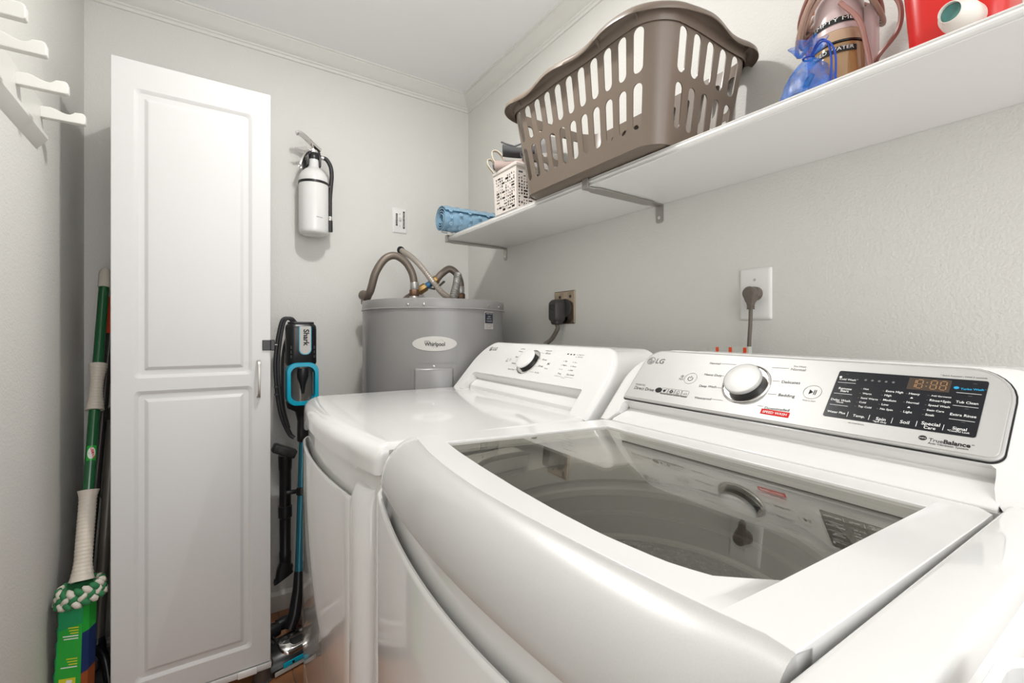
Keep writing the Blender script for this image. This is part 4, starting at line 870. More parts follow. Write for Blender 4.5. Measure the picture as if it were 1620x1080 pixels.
part('carry_handle', lever([(EX - 0.006, EY - 0.004, 0.788), (EX - 0.028, EY - 0.012, 0.776), (EX - 0.046, EY - 0.02, 0.745), (EX - 0.056, EY - 0.024, 0.712), (EX - 0.060, EY - 0.024, 0.706), (EX - 0.052, EY - 0.024, 0.702)], 0.013, 0.006), 'chrome', t)
bm = B(); tube(bm, [(EX + 0.012, EY, 0.772), (EX + 0.040, EY, 0.768)], 0.009, 16); part('hose_fitting', bm, 'chrome', t)
bm = B(); hp = spline([(EX + 0.036, EY, 0.769), (EX + 0.052, EY, 0.764), (EX + 0.068, EY, 0.738), (EX + 0.073, EY, 0.700), (EX + 0.070, EY, 0.655), (EX + 0.066, EY, 0.60), (EX + 0.066, EY, 0.517)], 6); tube(bm, hp, 0.0088, 14); part('hose', bm, 'rubber', t)
bm = B(); lathe(bm, [(0.0095, 0.500), (0.0100, 0.502), (0.0100, 0.517), (0.0095, 0.519)], (EX + 0.066, EY, 0), seg=20); part('hose_band', bm, 'chrome', t)
bm = B(); lathe(bm, [(0.0, 0.454), (0.0105, 0.454), (0.0112, 0.458), (0.0105, 0.502), (0, 0.502)], (EX + 0.066, EY, 0), seg=20); part('nozzle', bm, 'rubber', t)
bm = B(); q = [(EX - 0.078, EY - 0.01, 0.786), (EX - 0.030, EY - 0.012, 0.800), (EX - 0.020, EY - 0.004, 0.782), (EX - 0.060, EY + 0.004, 0.772)]
prism(bm, q[:0] + [(0, 0), (1, 0), (1, 1), (0, 1)], lambda a, b: Vector(q[0]).lerp(Vector(q[1]), a).lerp(Vector(q[3]).lerp(Vector(q[2]), a), b), lambda a, b: Vector(q[0]).lerp(Vector(q[1]), a).lerp(Vector(q[3]).lerp(Vector(q[2]), a), b) + Vector((0, 0, 0.0006))); part('tag', bm, 'pale_label', t, flat=True)

# ------------------------------------------------------------------ wall plates
t = thing('switch_plate', 'white toggle switch plate with two black label strips on the far wall', 'switch', (0.789, YF, 0.565))
FW = lambda a, b, h=0.0: Vector((a, YF - h, b))
bm = B(); loft(bm, [[FW(a, b, h) for a, b in rrect(0.7525 + d, 0.8255 - d, 0.503 + d, 0.625 - d, 0.003, 3)] for d, h in ((0, 0), (0, 0.002), (0.003, 0.005), (0.006, 0.006))]); part('plate', bm, 'white_plastic', t, sharp=30)
bm = B(); obox(bm, (0.789, YF - 0.010, 0.571), (1, 0, 0), (0, 1, 0.5), (0, -0.5, 1), 0.009, 0.014, 0.016, 0.002); box(bm, 0.7835, 0.7945, YF - 0.0068, YF - 0.005, 0.552, 0.578); part('toggle', bm, 'white_plastic', t)
for z in (0.538, 0.596):
    bm = B(); lathe(bm, [(0.0032, 0), (0.002, 0.0012), (0, 0.0014)], (0.789, YF - 0.006, z), (0, -1, 0), 10); part('screw', bm, 'galv', t)
for a0, a1, z0, z1, s in ((0.769, 0.778, 0.538, 0.597, 'LIGHTS'), (0.805, 0.8145, 0.527, 0.611, 'WATER HEATER')):
    bm = B(); prism(bm, [(a0, z0), (a1, z0), (a1, z1), (a0, z1)], lambda a, b: FW(a, b, 0.0058), lambda a, b: FW(a, b, 0.0066)); st_ = part('label_strip', bm, 'black', t, flat=True)
    bm = B(); text(bm, s, lambda a, b: FW(a, b, 0.0068), a0 + 0.0020, z1 - 0.006, a0 + 0.0020, z0 + 0.006, bold=0.02, hs=0.9 if len(s) > 8 else 0.5); part('lettering', bm, 'pale_label', st_, flat=True)
FR = lambda a, b, h=0.0: Vector((XR - h, a, b))
t = thing('power_outlet', 'bronze plate outlet above the dryer', 'outlet', (XR, 1.387, 0.113))
bm = B(); loft(bm, [[FR(a, b, h) for a, b in rrect(1.3255 + d, 1.449 - d, 0.049 + d, 0.177 - d, 0.003, 3)] for d, h in ((0, 0), (0, 0.002), (0.003, 0.0045), (0.006, 0.005))]); part('plate', bm, 'metal_plate', t, sharp=30)
bm = B(); lathe(bm, [(0.036, 0), (0.036, 0.004), (0.034, 0.006), (0, 0.006)], (XR - 0.004, 1.380, 0.110), (-1, 0, 0), 32); part('socket', bm, 'plug_dark', t)
for y in (1.412, 1.350):
    bm = B(); lathe(bm, [(0.006, 0), (0.005, 0.002), (0, 0.0022)], (XR - 0.005, y, 0.154), (-1, 0, 0), 12); part('screw', bm, 'black', t)
t = thing('dryer_plug', 'dark grey angled plug and cord of the dryer', 'plug', (XR, 1.40, 0.10))
bm = B(); loft(bm, [[Vector((XR - 0.012 - h, 1.398 + a, b)) for a, b in rrect(-0.026 * s, 0.026 * s, 0.100 - 0.045 * s2, 0.100 + 0.045 * s, 0.018 * s, 4)] for h, s, s2 in ((0, 1, 1), (0.02, 1, 1), (0.036, 0.93, 1), (0.044, 0.8, 0.9))]); part('plug_body', bm, 'plug_dark', t, sharp=40)
bm = B(); loft(bm, [[Vector((XR - 0.03 + a, 1.400 + b, z)) for a, b in rrect(-0.020 * s, 0.020 * s, -0.022 * s, 0.022 * s, 0.01 * s, 4)] for z, s in ((0.072, 1), (0.052, 0.92), (0.046, 0.7))]); part('collar', bm, 'plug_dark', t)
bm = B(); lathe(bm, [(0.013, 0.0), (0.013, 0.003), (0.010, 0.0035), (0.010, 0.0005), (0, 0.0005)], (XR - 0.0555, 1.398, 0.112), (-1, 0, 0), 20); part('boss', bm, 'plug_dark', t)
bm = B(); tube(bm, spline([(XR - 0.03, 1.402, 0.050), (XR - 0.03, 1.396, 0.030), (XR - 0.04, 1.42, -0.01), (XR - 0.06, 1.445, -0.04), (XR - 0.08, 1.46, -0.12), (XR - 0.08, 1.46, -0.4)], 6), 0.0085, 12); part('cord', bm, 'cord', t)
t = thing('power_outlet', 'white oversize single outlet above the washer', 'outlet', (XR, 0.637, 0.108))
bm = B(); loft(bm, [[FR(a, b, h) for a, b in rrect(0.5955 + d, 0.6775 - d, 0.042 + d, 0.174 - d, 0.004, 3)] for d, h in ((0, 0), (0, 0.0025), (0.003, 0.0055), (0.007, 0.0065))]); part('plate', bm, 'white_plastic', t, sharp=30)
bm = B(); lathe(bm, [(0.0175, 0), (0.0175, 0.002), (0, 0.002)], (XR - 0.006, 0.632, 0.108), (-1, 0, 0), 28); part('socket', bm, 'cream', t)
bm = B(); lathe(bm, [(0.0035, 0), (0.003, 0.0012), (0, 0.0014)], (XR - 0.0065, 0.6365, 0.144), (-1, 0, 0), 12); part('screw', bm, 'galv', t)
t = thing('washer_plug', 'brown round angled plug and cord hanging from the white outlet', 'plug', (XR, 0.636, 0.10))
pc = Vector((XR - 0.008, 0.632, 0.108))
bm = B(); lathe(bm, [(0.0175, 0), (0.0175, 0.012), (0.0150, 0.016), (0.0165, 0.022), (0.0170, 0.032), (0.0155, 0.0355), (0.0115, 0.0365), (0.0110, 0.0355), (0, 0.0355)], pc, (-1, 0, 0), 32)
part('plug_body', bm, 'cord', t, sharp=30)
bm = B(); loft(bm, [[Vector((pc.x - 0.024 + a, pc.y + b, z)) for a, b in rrect(-0.009 * s - 0.002, 0.009 * s + 0.002, -0.013 * s, 0.013 * s, 0.005 * s, 3)] for z, s in ((0.100, 1.15), (0.088, 0.85), (0.083, 0.62), (0.0785, 0.6), (0.078, 0.5), (0.076, 0.5), (0.0755, 0.6), (0.0735, 0.6), (0.073, 0.5), (0.071, 0.5), (0.0705, 0.6), (0.068, 0.58))]); part('strain_relief', bm, 'cord', t)
bm = B(); tube(bm, spline([(pc.x - 0.024, pc.y, 0.070), (pc.x - 0.024, pc.y + 0.001, 0.03), (pc.x - 0.024, pc.y + 0.004, -0.02), (pc.x - 0.024, pc.y + 0.004, -0.08), (pc.x - 0.03, pc.y, -0.4)], 6), 0.0048, 12); part('cord', bm, 'cord', t)
t = thing('paper_packet', 'flat white packet with orange squares tucked behind the washer console', 'packet', (1.06, 0.66, -0.09))
bm = B(); prism(bm, [(0.608, -0.12), (0.705, -0.12), (0.720, -0.0310), (0.69, -0.0265), (0.608, -0.0245)], lambda a, b: Vector((1.085, a, b)), lambda a, b: Vector((1.10, a, b))); part('sleeve', bm, 'box_print', t, flat=True)
bm = B()
for y in (0.613, 0.650, 0.685): box(bm, 1.0842, 1.0850, y, y + 0.008, -0.040, -0.0268)
part('orange_mark', bm, 'orange', t, flat=True)

# ------------------------------------------------------------------ laundry basket
def shtop(y): return shz(y) + SHT
def rr_point(s, hx, hy, r):
    """point on a rounded rectangle by length fraction s, starting mid near side (-x), with outward normal"""
    segs = [('l', hy - r), ('c', PI / 2 * r), ('l', 2 * (hx - r)), ('c', PI / 2 * r), ('l', 2 * (hy - r)), ('c', PI / 2 * r), ('l', 2 * (hx - r)), ('c', PI / 2 * r), ('l', hy - r)]
    L = sum(q[1] for q in segs); d = (s % 1.0) * L
    # travelling along -y on the x=-hx side, then +x on y=-hy, then +y on x=+hx, then -x on y=+hy
    cor = [(-hx + r, -hy + r, PI), (hx - r, -hy + r, 1.5 * PI), (hx - r, hy - r, 0), (-hx + r, hy - r, 0.5 * PI)]
    st = [((-hx, 0), (0, -1), (-1, 0)), ((-hx + r, -hy), (1, 0), (0, -1)), ((hx, -hy + r), (0, 1), (1, 0)), ((hx - r, hy), (-1, 0), (0, 1)), ((-hx, hy - r), (0, -1), (-1, 0))]
    i = 0
    for k, (ty, ln) in enumerate(segs):
        if d <= ln or k == len(segs) - 1:
            if ty == 'l':
                p, dr, n = st[k // 2]; return (p[0] + dr[0] * d, p[1] + dr[1] * d), n
            cx, cy, a0 = cor[k // 2]; a = a0 + d / r; return (cx + r * math.cos(a), cy + r * math.sin(a)), (math.cos(a), math.sin(a))
        d -= ln
def bk_dims(tt): return 0.150 + 0.036 * tt ** 1.1, 0.253 + 0.041 * tt ** 1.1, 0.055 + 0.02 * tt
BKC = (0.967, 0.918); BKZ0 = shtop(0.9) + 0.001; BKH = 0.279
def bkP(s, tt, off=0.0):
    hx, hy, r = bk_dims(tt); (x, y), n = rr_point(s, hx, hy, r)
    return Vector((BKC[0] + x + n[0] * off, BKC[1] + y + n[1] * off, BKZ0 + BKH * tt))
hx, hy, r = bk_dims(0.5); PL = 4 * (hx + hy) - 8 * r + 2 * PI * r
def s_of(side, pos):   # side 0: near long side by y offset from centre (positive = far), 1: camera-side short side by x offset
    c = PI / 2 * r
    if side == 0: return (-pos / PL) % 1.0
    if side == 1: return ((hy - r) + c + (pos + hx - r)) / PL
    if side == 2: return ((hy - r) + c + 2 * (hx - r) + c + (pos + hy - r)) / PL
    if side == 3: return ((hy - r) + c + 2 * (hx - r) + c + 2 * (hy - r) + c + (-pos + hx - r)) / PL
holes = []
def stadium(s0, t0, t1, hw):
    ht = hw * PL / BKH; out = []
    for i in range(9): a = -PI + PI * i / 8 - 0; out.append((s0 + hw * math.cos(a), t0 + ht + ht * math.sin(a)))
    for i in range(9): a = PI * i / 8; out.append((s0 + hw * math.cos(a), t1 - ht + ht * math.sin(a)))
    return out
for side, n in ((0, 11), (1, 5), (2, 11), (3, 5)):
    for k in range(n):
        pos = (k - (n - 1) / 2) * (0.0435 if n == 11 else 0.0465)
        for t0, t1 in ((0.14, 0.485), (0.555, 0.885)):
            s0 = s_of(side, pos)
            holes.append((side, k, stadium(s0, t0, t1, 0.0122 / PL)))
SH = 0.021  # keep the seam clear of slots
def shift_h(h): 
    c = sum(p[0] for p in h) / len(h); d = SH if c + 0 < SH else 0
    return [(p[0] + (1.0 if c < SH else 0.0), p[1]) for p in h]
# sheet runs s in [SH, 1+SH]; slots never straddle SH
mids = sorted(sum(p[0] for p in h[2]) / len(h[2]) for h in holes)
SH = (0.0 + (0.0435 / 2) / PL)
hh = []
for sd, k, h in holes:
    c = sum(p[0] for p in h) / len(h); hh.append([(p[0] + (1.0 if c < SH else 0.0), p[1]) for p in h])
hh = [[(a if a > SH - 0.5 else a, b) for a, b in h] for h in hh]
t = thing('laundry_basket', 'taupe plastic laundry basket with rows of oval slots overhanging the shelf edge', 'basket', (BKC[0], BKC[1], BKZ0))
KT = BKH / PL
bm = B(); sheet(bm, [(SH, 0.0), (SH + 1, 0.0), (SH + 1, KT), (SH, KT)], [[(a, b * KT) for a, b in h] for h in hh], lambda a, b: bkP(a, b / KT), (150, 14))
bmesh.ops.remove_doubles(bm, verts=bm.verts, dist=2e-5)
part('wall', bm, 'basket', t, sharp=50, mods=[('solid', 0.0028, 0), ('split', 45)])
bm = B(); NS = 120
rings = []
for off, tt in ((0.0, 0.02), (0.0, -0.0), (-0.004, -0.012), (-0.015, -0.020), (-0.05, -0.018)):
    rings.append([bkP(i / NS, max(tt, 0), off) + Vector((0, 0, min(tt, 0) * BKH + 0.005)) for i in range(NS)])
loft(bm, rings, True, (False, True)); part('base', bm, 'basket', t, sharp=60)
def wave(s):
    x = 0.5 + 0.5 * math.cos(2 * PI * (s - 0.10) * 8); return x
rim_rings = []
prf = [(0.000, -0.030), (0.004, -0.010), (0.010, -0.003), (0.020, -0.003), (0.027, -0.008), (0.031, -0.016), (0.0325, -0.015), (0.030, -0.004), (0.023, 0.0025), (0.012, 0.003), (0.003, 0.001), (-0.002, -0.008), (-0.0015, -0.03)]
for a, b in prf:
    rg = []
    for i in range(NS * 2):
        s = i / (NS * 2); wv = wave(s); k = 0.62 + 0.38 * wv
        rg.append(bkP(s, 1.0, a * k if a > 0.004 else a) + Vector((0, 0, b - 0.006 * (1 - wv) * (1 if a > 0.004 else 0.5))))
    rim_rings.append(rg)
bm = B(); loft(bm, rim_rings, True, (False, False)); part('rim', bm, 'basket', t, sharp=60)
bm = B()
for i in range(8):
    s = (0.10 + (i + 0.5) / 8 + (0.03 if i % 2 else -0.03)) % 1
    p = bkP(s, 0.99, 0.002); q = bkP(s, 0.99, 0.022); d = bkP(s, 0.90, 0.001)
    v = [bm.verts.new(x) for x in (p, q + Vector((0, 0, -0.006)), d)]; bm.faces.new(v)
part('rim_rib', bm, 'basket', t, flat=True, mods=[('solid', 0.002, 0)])

# ------------------------------------------------------------------ small patterned basket with gloves
t = thing('storage_basket', 'small off-white plastic basket with pierced rectangle pattern on the shelf', 'basket', (0.93, 1.34, shtop(1.34)))
sx0, sx1, sy0, sy1 = 0.868, 0.985, 1.279, 1.412; bz = shtop(1.34) + 0.001; bh = 0.148
bm = B()
def face_map(side):
    def fn(a, b):
        k = 0.006 * b; rx0, rx1, ry0, ry1 = sx0 - k, sx1 + k, sy0 - k, sy1 + k; z = bz + bh * b
        if side == 0: return Vector((rx0, ry0 + (ry1 - ry0) * a, z))
        if side == 1: return Vector((rx0 + (rx1 - rx0) * a, ry0, z))
        if side == 2: return Vector((rx1, ry0 + (ry1 - ry0) * a, z))
        return Vector((rx0 + (rx1 - rx0) * a, ry1, z))
    return fn
rnd = random.Random(3)
for side in range(4):
    hs = []; nc, nr = 10, 12
    for j in range(nr):
        i = 0
        while i < nc:
            wd = rnd.choice((1, 1, 2)) if rnd.random() < 0.5 else 1
            if i + wd > nc: wd = 1
            if rnd.random() < 0.86:
                ca = 0.07 + 0.86 * i / nc; cb = 0.05 + 0.82 * j / nr; ww = 0.86 / nc * wd - 0.026; hb_ = 0.82 / nr * (rnd.choice((0.45, 0.66, 0.78)))
                if wd == 1: ww *= rnd.choice((0.55, 0.9, 1))
                hs.append([(ca, cb), (ca + ww, cb), (ca + ww, cb + hb_), (ca, cb + hb_)])
            i += wd
    sheet(bm, [(0, 0), (1, 0), (1, 1), (0, 1)], hs, face_map(side))
bmesh.ops.remove_doubles(bm, verts=bm.verts, dist=1e-5)
part('wall', bm, 'beige_basket', t, flat=True, mods=[('solid', 0.0022, 0)])
bm = B(); box(bm, sx0, sx1, sy0, sy1, bz, bz + 0.003); part('base', bm, 'beige_basket', t)
bm = B(); box(bm, sx0 + 0.006, sx1 - 0.006, sy0 + 0.006, sy1 - 0.006, bz + 0.004, bz + bh - 0.012, 0.01, 3); o = part('folded_cloth', bm, 'glove_dark', None, shift=((sx0 + sx1) / 2, (sy0 + sy1) / 2, bz + 0.004)); tag(o, 'dark folded cloths filling the small pierced basket', 'cloth')
bm = B(); ro = lambda d, z: [(x, y, z) for x, y in rrect(sx0 - 0.006 - d, sx1 + 0.006 + d, sy0 - 0.006 - d, sy1 + 0.006 + d, 0.006, 3)]
loft(bm, [ro(-0.001, bz + bh - 0.010), ro(0.004, bz + bh - 0.006), ro(0.005, bz + bh + 0.001), ro(0.003, bz + bh + 0.004), ro(-0.002, bz + bh + 0.002), ro(-0.004, bz + bh - 0.006)], True, (False, False)); part('rim', bm, 'beige_basket', t)
def roll(c0, c1, r, turns, thick, m, name, label, cat, group=None, wig=0.0, inner=None):
    """a rolled or folded piece of cloth, as a spiral strip"""
    c0 = Vector(c0); c1 = Vector(c1); ax = (c1 - c0).normalized(); u = ax.orthogonal().normalized(); v = ax.cross(u)
    n = int(turns * 26); bm = B(); outer = []; innr = []
    for i in range(n + 1):
        a = 2 * PI * turns * i / n; rr = r * (0.22 + 0.78 * i / n); w_ = 1 + wig * math.sin(a * 2.3)
        outer.append((rr * w_ * math.cos(a), rr * w_ * math.sin(a) * 0.8)); innr.append(((rr - thick) * w_ * math.cos(a), (rr - thick) * w_ * math.sin(a) * 0.8))
    poly = outer + innr[::-1]
    nl = 6; rings = []
    for k in range(nl + 1):
        q = k / nl; c = c0.lerp(c1, q) + Vector((0, 0, -0.006 * math.sin(PI * q))); sc = 1 - 0.12 * math.sin(PI * q)
        rings.append([c + u * a * sc + v * b * sc for a, b in poly])
    loft(bm, rings, True, (False, False))
    n1 = len(outer)
    for ringidx in (0, nl):
        rg = rings[ringidx]; vv = [bm.verts.new(p) for p in rg]
        for i in range(n1 - 1):
            try: bm.faces.new((vv[i], vv[i + 1], vv[2 * n1 - 2 - i], vv[2 * n1 - 1 - i]))
            except ValueError: pass
    o = part(name, bm, m, None, sharp=60, shift=tuple(c0.lerp(c1, 0.5)))
    tag(o, label, cat, group); return o
zt_ = bz + bh
roll((0.858, 1.395, zt_ + 0.026), (0.950, 1.300, zt_ + 0.030), 0.027, 2.2, 0.005, 'glove_pink', 'rolled_cloth', 'pinkish grey rolled cloth lying across the small pierced basket', 'cloth')
roll((0.852, 1.402, zt_ + 0.024), (0.862, 1.391, zt_ + 0.026), 0.017, 1.4, 0.005, 'glove_dark', 'rolled_cloth', 'short charcoal cloth roll tucked in the left end of the pinkish roll', 'cloth')
roll((0.868, 1.366, zt_ + 0.076), (0.965, 1.312, zt_ + 0.074), 0.031, 1.7, 0.006, 'glove_dark', 'rolled_cloth', 'charcoal folded cloth on top of the pinkish roll', 'cloth', wig=0.12)
roll((0.905, 1.296, zt_ + 0.040), (0.975, 1.290, zt_ + 0.046), 0.024, 1.6, 0.007, 'glove_dark', 'rolled_cloth', 'dark grey crumpled cloth beside the laundry basket', 'cloth', wig=0.25)
tp = thing('cloth_scrap', 'thin grey cloth ends sticking up out of the small basket', 'cloth', (0.93, 1.36, zt_ + 0.06))
bm = B(); tube(bm, spline([(0.905, 1.345, zt_ + 0.088), (0.885, 1.365, zt_ + 0.098), (0.872, 1.380, zt_ + 0.108)], 5), 0.0055, 8, flatten=0.5); part('cloth_end', bm, 'glove_dark', tp)
bm = B(); tube(bm, spline([(0.905, 1.345, zt_ + 0.088), (0.925, 1.315, zt_ + 0.096), (0.94, 1.300, zt_ + 0.106)], 5), 0.0055, 8, flatten=0.5); part('cloth_end', bm, 'glove_dark', tp)
def strap(pts, name, label):
    fr = frames(spline(pts, 8)); rings = []
    for p, tt, u, v in fr:
        w_ = Vector((0.35, 0.93, 0)); w_ = (w_ - tt * w_.dot(tt)).normalized(); n = tt.cross(w_)
        rings.append([p + w_ * 0.0075 + n * 0.0012, p - w_ * 0.0075 + n * 0.0012, p - w_ * 0.0075 - n * 0.0012, p + w_ * 0.0075 - n * 0.0012])
    bm = B(); loft(bm, rings); o = part(name, bm, 'strap', None, shift=pts[0]); tag(o, label, 'strap'); return o
strap([(0.868, 1.385, zt_ + 0.010), (0.850, 1.400, zt_ + 0.045), (0.852, 1.412, zt_ + 0.078), (0.868, 1.405, zt_ + 0.082), (0.882, 1.390, zt_ + 0.060), (0.885, 1.372, zt_ + 0.022)], 'webbing_strap', 'taller cream webbing loop sticking out of the small basket')
strap([(0.862, 1.410, zt_ + 0.000), (0.845, 1.425, zt_ + 0.030), (0.845, 1.432, zt_ + 0.052), (0.858, 1.428, zt_ + 0.056), (0.872, 1.415, zt_ + 0.035)], 'webbing_strap', 'shorter cream webbing loop at the left of the small basket')
# bowl and canister behind the baskets
zs = shtop(1.40) + 0.001
bm = B(); lathe(bm, [(0.0, zs), (0.060, zs), (0.064, zs + 0.006), (0.066, zs + 0.225), (0.063, zs + 0.235), (0.060, zs + 0.240), (0, zs + 0.240)], (1.075, 1.385, 0), seg=36); o = part('storage_canister', bm, 'grey_can', None, shift=(1.075, 1.385, zs)); tag(o, 'grey round canister seen through the laundry basket slots', 'canister')
tb = thing('bowl', 'white shallow bowl stacked behind the laundry basket', 'bowl', (1.065, 1.42, zs + 0.241))
bm = B(); zb = zs + 0.241; lathe(bm, [(0.0, zb), (0.034, zb), (0.036, zb + 0.006), (0.060, zb + 0.018), (0.082, zb + 0.040), (0.092, zb + 0.060), (0.090, zb + 0.061), (0.079, zb + 0.042), (0.058, zb + 0.022), (0.0, zb + 0.010)], (1.065, 1.42, 0), seg=48); part('dish', bm, 'bowl', tb, sharp=50)
# blue rolled bath mat
c0 = Vector((0.815, 1.764, shtop(1.77) + 0.056)); c1 = Vector((1.130, 1.748, shtop(1.77) + 0.056))
n = 150; outer = []; turns = 3.6
for i in range(n + 1):
    a = 2 * PI * turns * i / n - 1.2; rr = 0.018 + 0.038 * i / n
    outer.append((rr * math.cos(a), rr * math.sin(a)))
poly = outer + [(x * (1 - 0.0030 / math.hypot(x, y)), y * (1 - 0.0030 / math.hypot(x, y))) for x, y in outer[::-1]]
bm = B(); rings = []
for k in range(9):
    c = c0.lerp(c1, k / 8); rings.append([c + Vector((0, a, b)) for a, b in poly])
loft(bm, rings, True, (False, False)); N1 = len(outer)
for rg in (rings[0], rings[-1]):
    vv = [bm.verts.new(p) for p in rg]
    for i in range(N1 - 1):
        bm.faces.new((vv[i], vv[i + 1], vv[2 * N1 - 2 - i], vv[2 * N1 - 1 - i]))
tm = thing('rolled_bath_mat', 'translucent blue rolled bath mat at the far end of the shelf', 'bath mat', tuple(c0.lerp(c1, 0.5) - Vector((0, 0, 0.056))))
mr = part('mat_roll', bm, 'mat_blue', tm, sharp=60)
bm = B()
for k in range(7):
    for j in range(12):
        a = 2 * PI * j / 12 + (0.26 if k % 2 else 0); c = c0.lerp(c1, (k + 0.55) / 7.3) + Vector((0, 0.0555 * math.cos(a), 0.0555 * math.sin(a)))
        lathe(bm, [(0.0085, 0), (0.0075, 0.0010), (0.0050, 0.0016), (0.0045, 0.0010), (0, 0.0008)], c, (0, math.cos(a), math.sin(a)), 12)
part('suction_cup', bm, 'mat_blue', tm, sharp=60)['kind'] = 'stuff'

# ------------------------------------------------------------------ organza bag
bz2 = shtop(0.42) + 0.001; BC = Vector((0.935, 0.410, bz2))
t = thing('organza_bag', 'small sheer blue drawstring bag in front of the tan steamer', 'bag', tuple(BC))
def blob(prof, amp, fq, ph, c, sq=1.0, seg=48, ax=Vector((0, 0, 1))):
    rings = []
    for r, h in prof:
        rings.append([c + Vector(((r * (1 + amp * (h * 9) * math.cos(fq * a + ph + h * 30))) * math.cos(a) * sq, (r * (1 + amp * (h * 9) * math.cos(fq * a + ph + h * 30))) * math.sin(a), h)) for a in [2 * PI * i / seg for i in range(seg)]])
    return rings
bm = B(); pf = [(0.030, 0.0), (0.046, 0.003), (0.050, 0.012), (0.047, 0.030), (0.040, 0.050), (0.030, 0.068), (0.018, 0.082), (0.009, 0.090), (0.008, 0.094)]
loft(bm, blob(pf, 0.10, 9, 0, BC, 0.75), True, (False, False)); part('pouch', bm, 'organza', t, sharp=70)
bm = B(); pf = [(0.0075, 0.094), (0.013, 0.100), (0.021, 0.108), (0.027, 0.118)]
loft(bm, blob(pf, 0.28, 7, 1.0, BC, 0.9), True, (False, False)); part('ruffle', bm, 'organza', t, sharp=70)
bm = B(); tube(bm, spline([BC + Vector(p) for p in ((-0.005, -0.008, 0.092), (-0.012, -0.025, 0.104), (-0.014, -0.040, 0.096), (-0.016, -0.050, 0.070), (-0.014, -0.050, 0.035), (-0.010, -0.046, 0.012))], 6), 0.0017, 8)
tube(bm, spline([BC + Vector(p) for p in ((-0.005, -0.006, 0.093), (-0.012, -0.022, 0.108), (-0.012, -0.034, 0.103), (-0.014, -0.042, 0.078), (-0.016, -0.044, 0.045), (-0.012, -0.040, 0.016))], 6), 0.0017, 8)
tube(bm, [BC + Vector((0.0085 * math.cos(a), 0.0085 * math.sin(a), 0.092)) for a in [2 * PI * i / 20 for i in range(21)]], 0.0018, 8); part('drawstring', bm, 'organza_tie', t)
for i, (dx, dy, dz_, s, ax) in enumerate(((-0.012, 0.014, 0.022, 0.030, (0.3, 1, 0.3)), (0.005, -0.016, 0.018, 0.028, (1, 0.5, -0.2)), (-0.01, -0.004, 0.045, 0.024, (0.2, -0.5, 1)))):
    bm = B(); obox(bm, BC + Vector((dx, dy, dz_)), ax, Vector(ax).orthogonal(), Vector(ax).cross(Vector(ax).orthogonal()), s, s * 0.62, s * 0.4, 0.003, 2)
    o = part('wrapped_item', bm, 'dark_item', None, shift=tuple(BC + Vector((dx, dy, dz_)))); tag(o, ('dark wrapped item on the left inside the sheer blue bag', 'dark wrapped item on the right inside the sheer blue bag', 'topmost dark wrapped item inside the sheer blue bag')[i], 'item', 'items in the blue bag')
# ------------------------------------------------------------------ steamer with wrapped cord
zq = shtop(0.40) + 0.001; SCn = Vector((1.035, 0.400, zq))
t = thing('garment_steamer', 'tan handheld garment steamer with amber tank and black tape labels', 'steamer', tuple(SCn))
bm = B(); lathe(bm, [(0.0, 0), (0.046, 0), (0.048, 0.004), (0.0475, 0.05), (0, 0.05)], SCn, seg=40); part('base', bm, 'steamer', t)
bm = B(); lathe(bm, [(0.0, 0.0505), (0.0475, 0.0505), (0.0465, 0.075), (0.0455, 0.118), (0.0440, 0.128), (0, 0.128)], SCn, seg=48); part('tank', bm, 'tank', t, label='clear amber water tank')
bm = B(); lathe(bm, [(0.0462, 0.129), (0.0462, 0.131), (0.0445, 0.1325), (0, 0.1325)], SCn, seg=48); part('seal_ring', bm, 'black', t)
bm = B(); lathe(bm, [(0.0450, 0.133), (0.0448, 0.148), (0.0430, 0.154), (0, 0.154)], SCn, seg=48); part('collar', bm, 'steamer', t)
bm = B(); lathe(bm, [(0.0430, 0.1545), (0.0425, 0.185), (0.040, 0.215), (0.036, 0.250), (0.030, 0.262), (0, 0.265)], SCn, seg=48); part('upper_body', bm, 'pink', t)
bm = B(); obox(bm, SCn + Vector((0.006, -0.052, 0.10)), (1, 0, 0), (0, 1, 0), (0, 0, 1), 0.026, 0.020, 0.19, 0.006, 3); lathe(bm, [(0.009, 0), (0.010, 0.004), (0.009, 0.018), (0, 0.019)], SCn + Vector((0, -0.060, 0.055)), (0, -1, 0.1), 14); part('handle', bm, 'pink', t)
def CY_(r, th0): return lambda a, b: SCn + Vector((r * math.cos(th0 + a / r), r * math.sin(th0 + a / r), b))
va = math.atan2(-0.40, -1.035)     # direction from the steamer towards the room's open side
for z0, s, r in ((0.109, 'NEED WATER', 0.0462), (0.166, 'EMPTY ME', 0.0434)):
    bm = B(); sheet(bm, [(-0.052, z0), (0.030, z0), (0.030, z0 + 0.011), (-0.052, z0 + 0.011)], [], CY_(r + 0.0008, va), (14, 1)); lb = part('tape_label', bm, 'ink', t, label='black embossed tape label')
    bm = B(); text(bm, s, CY_(r + 0.0013, va), -0.047, z0 + 0.0035, 0.025, z0 + 0.0035, hs=0.62 if len(s) < 9 else 0.8); part('lettering', bm, 'white_ink', lb, flat=True)
tc = t
def coil(rr, cz, sad, m, ph=0.0, n=44, r=0.0040):
    pts = []
    for i in range(n + 1):
        a = 2 * PI * i / n; pts.append(SCn + Vector((rr * math.cos(a), rr * math.sin(a) * 1.06, cz + sad * math.cos(2 * (a - va - ph)) + 0.004 * math.sin(3 * a + ph))))
    bm = B(); tube(bm, pts, r, 8, caps=False); return part('loop', bm, m, tc)
va = math.atan2(-0.40, -1.035)
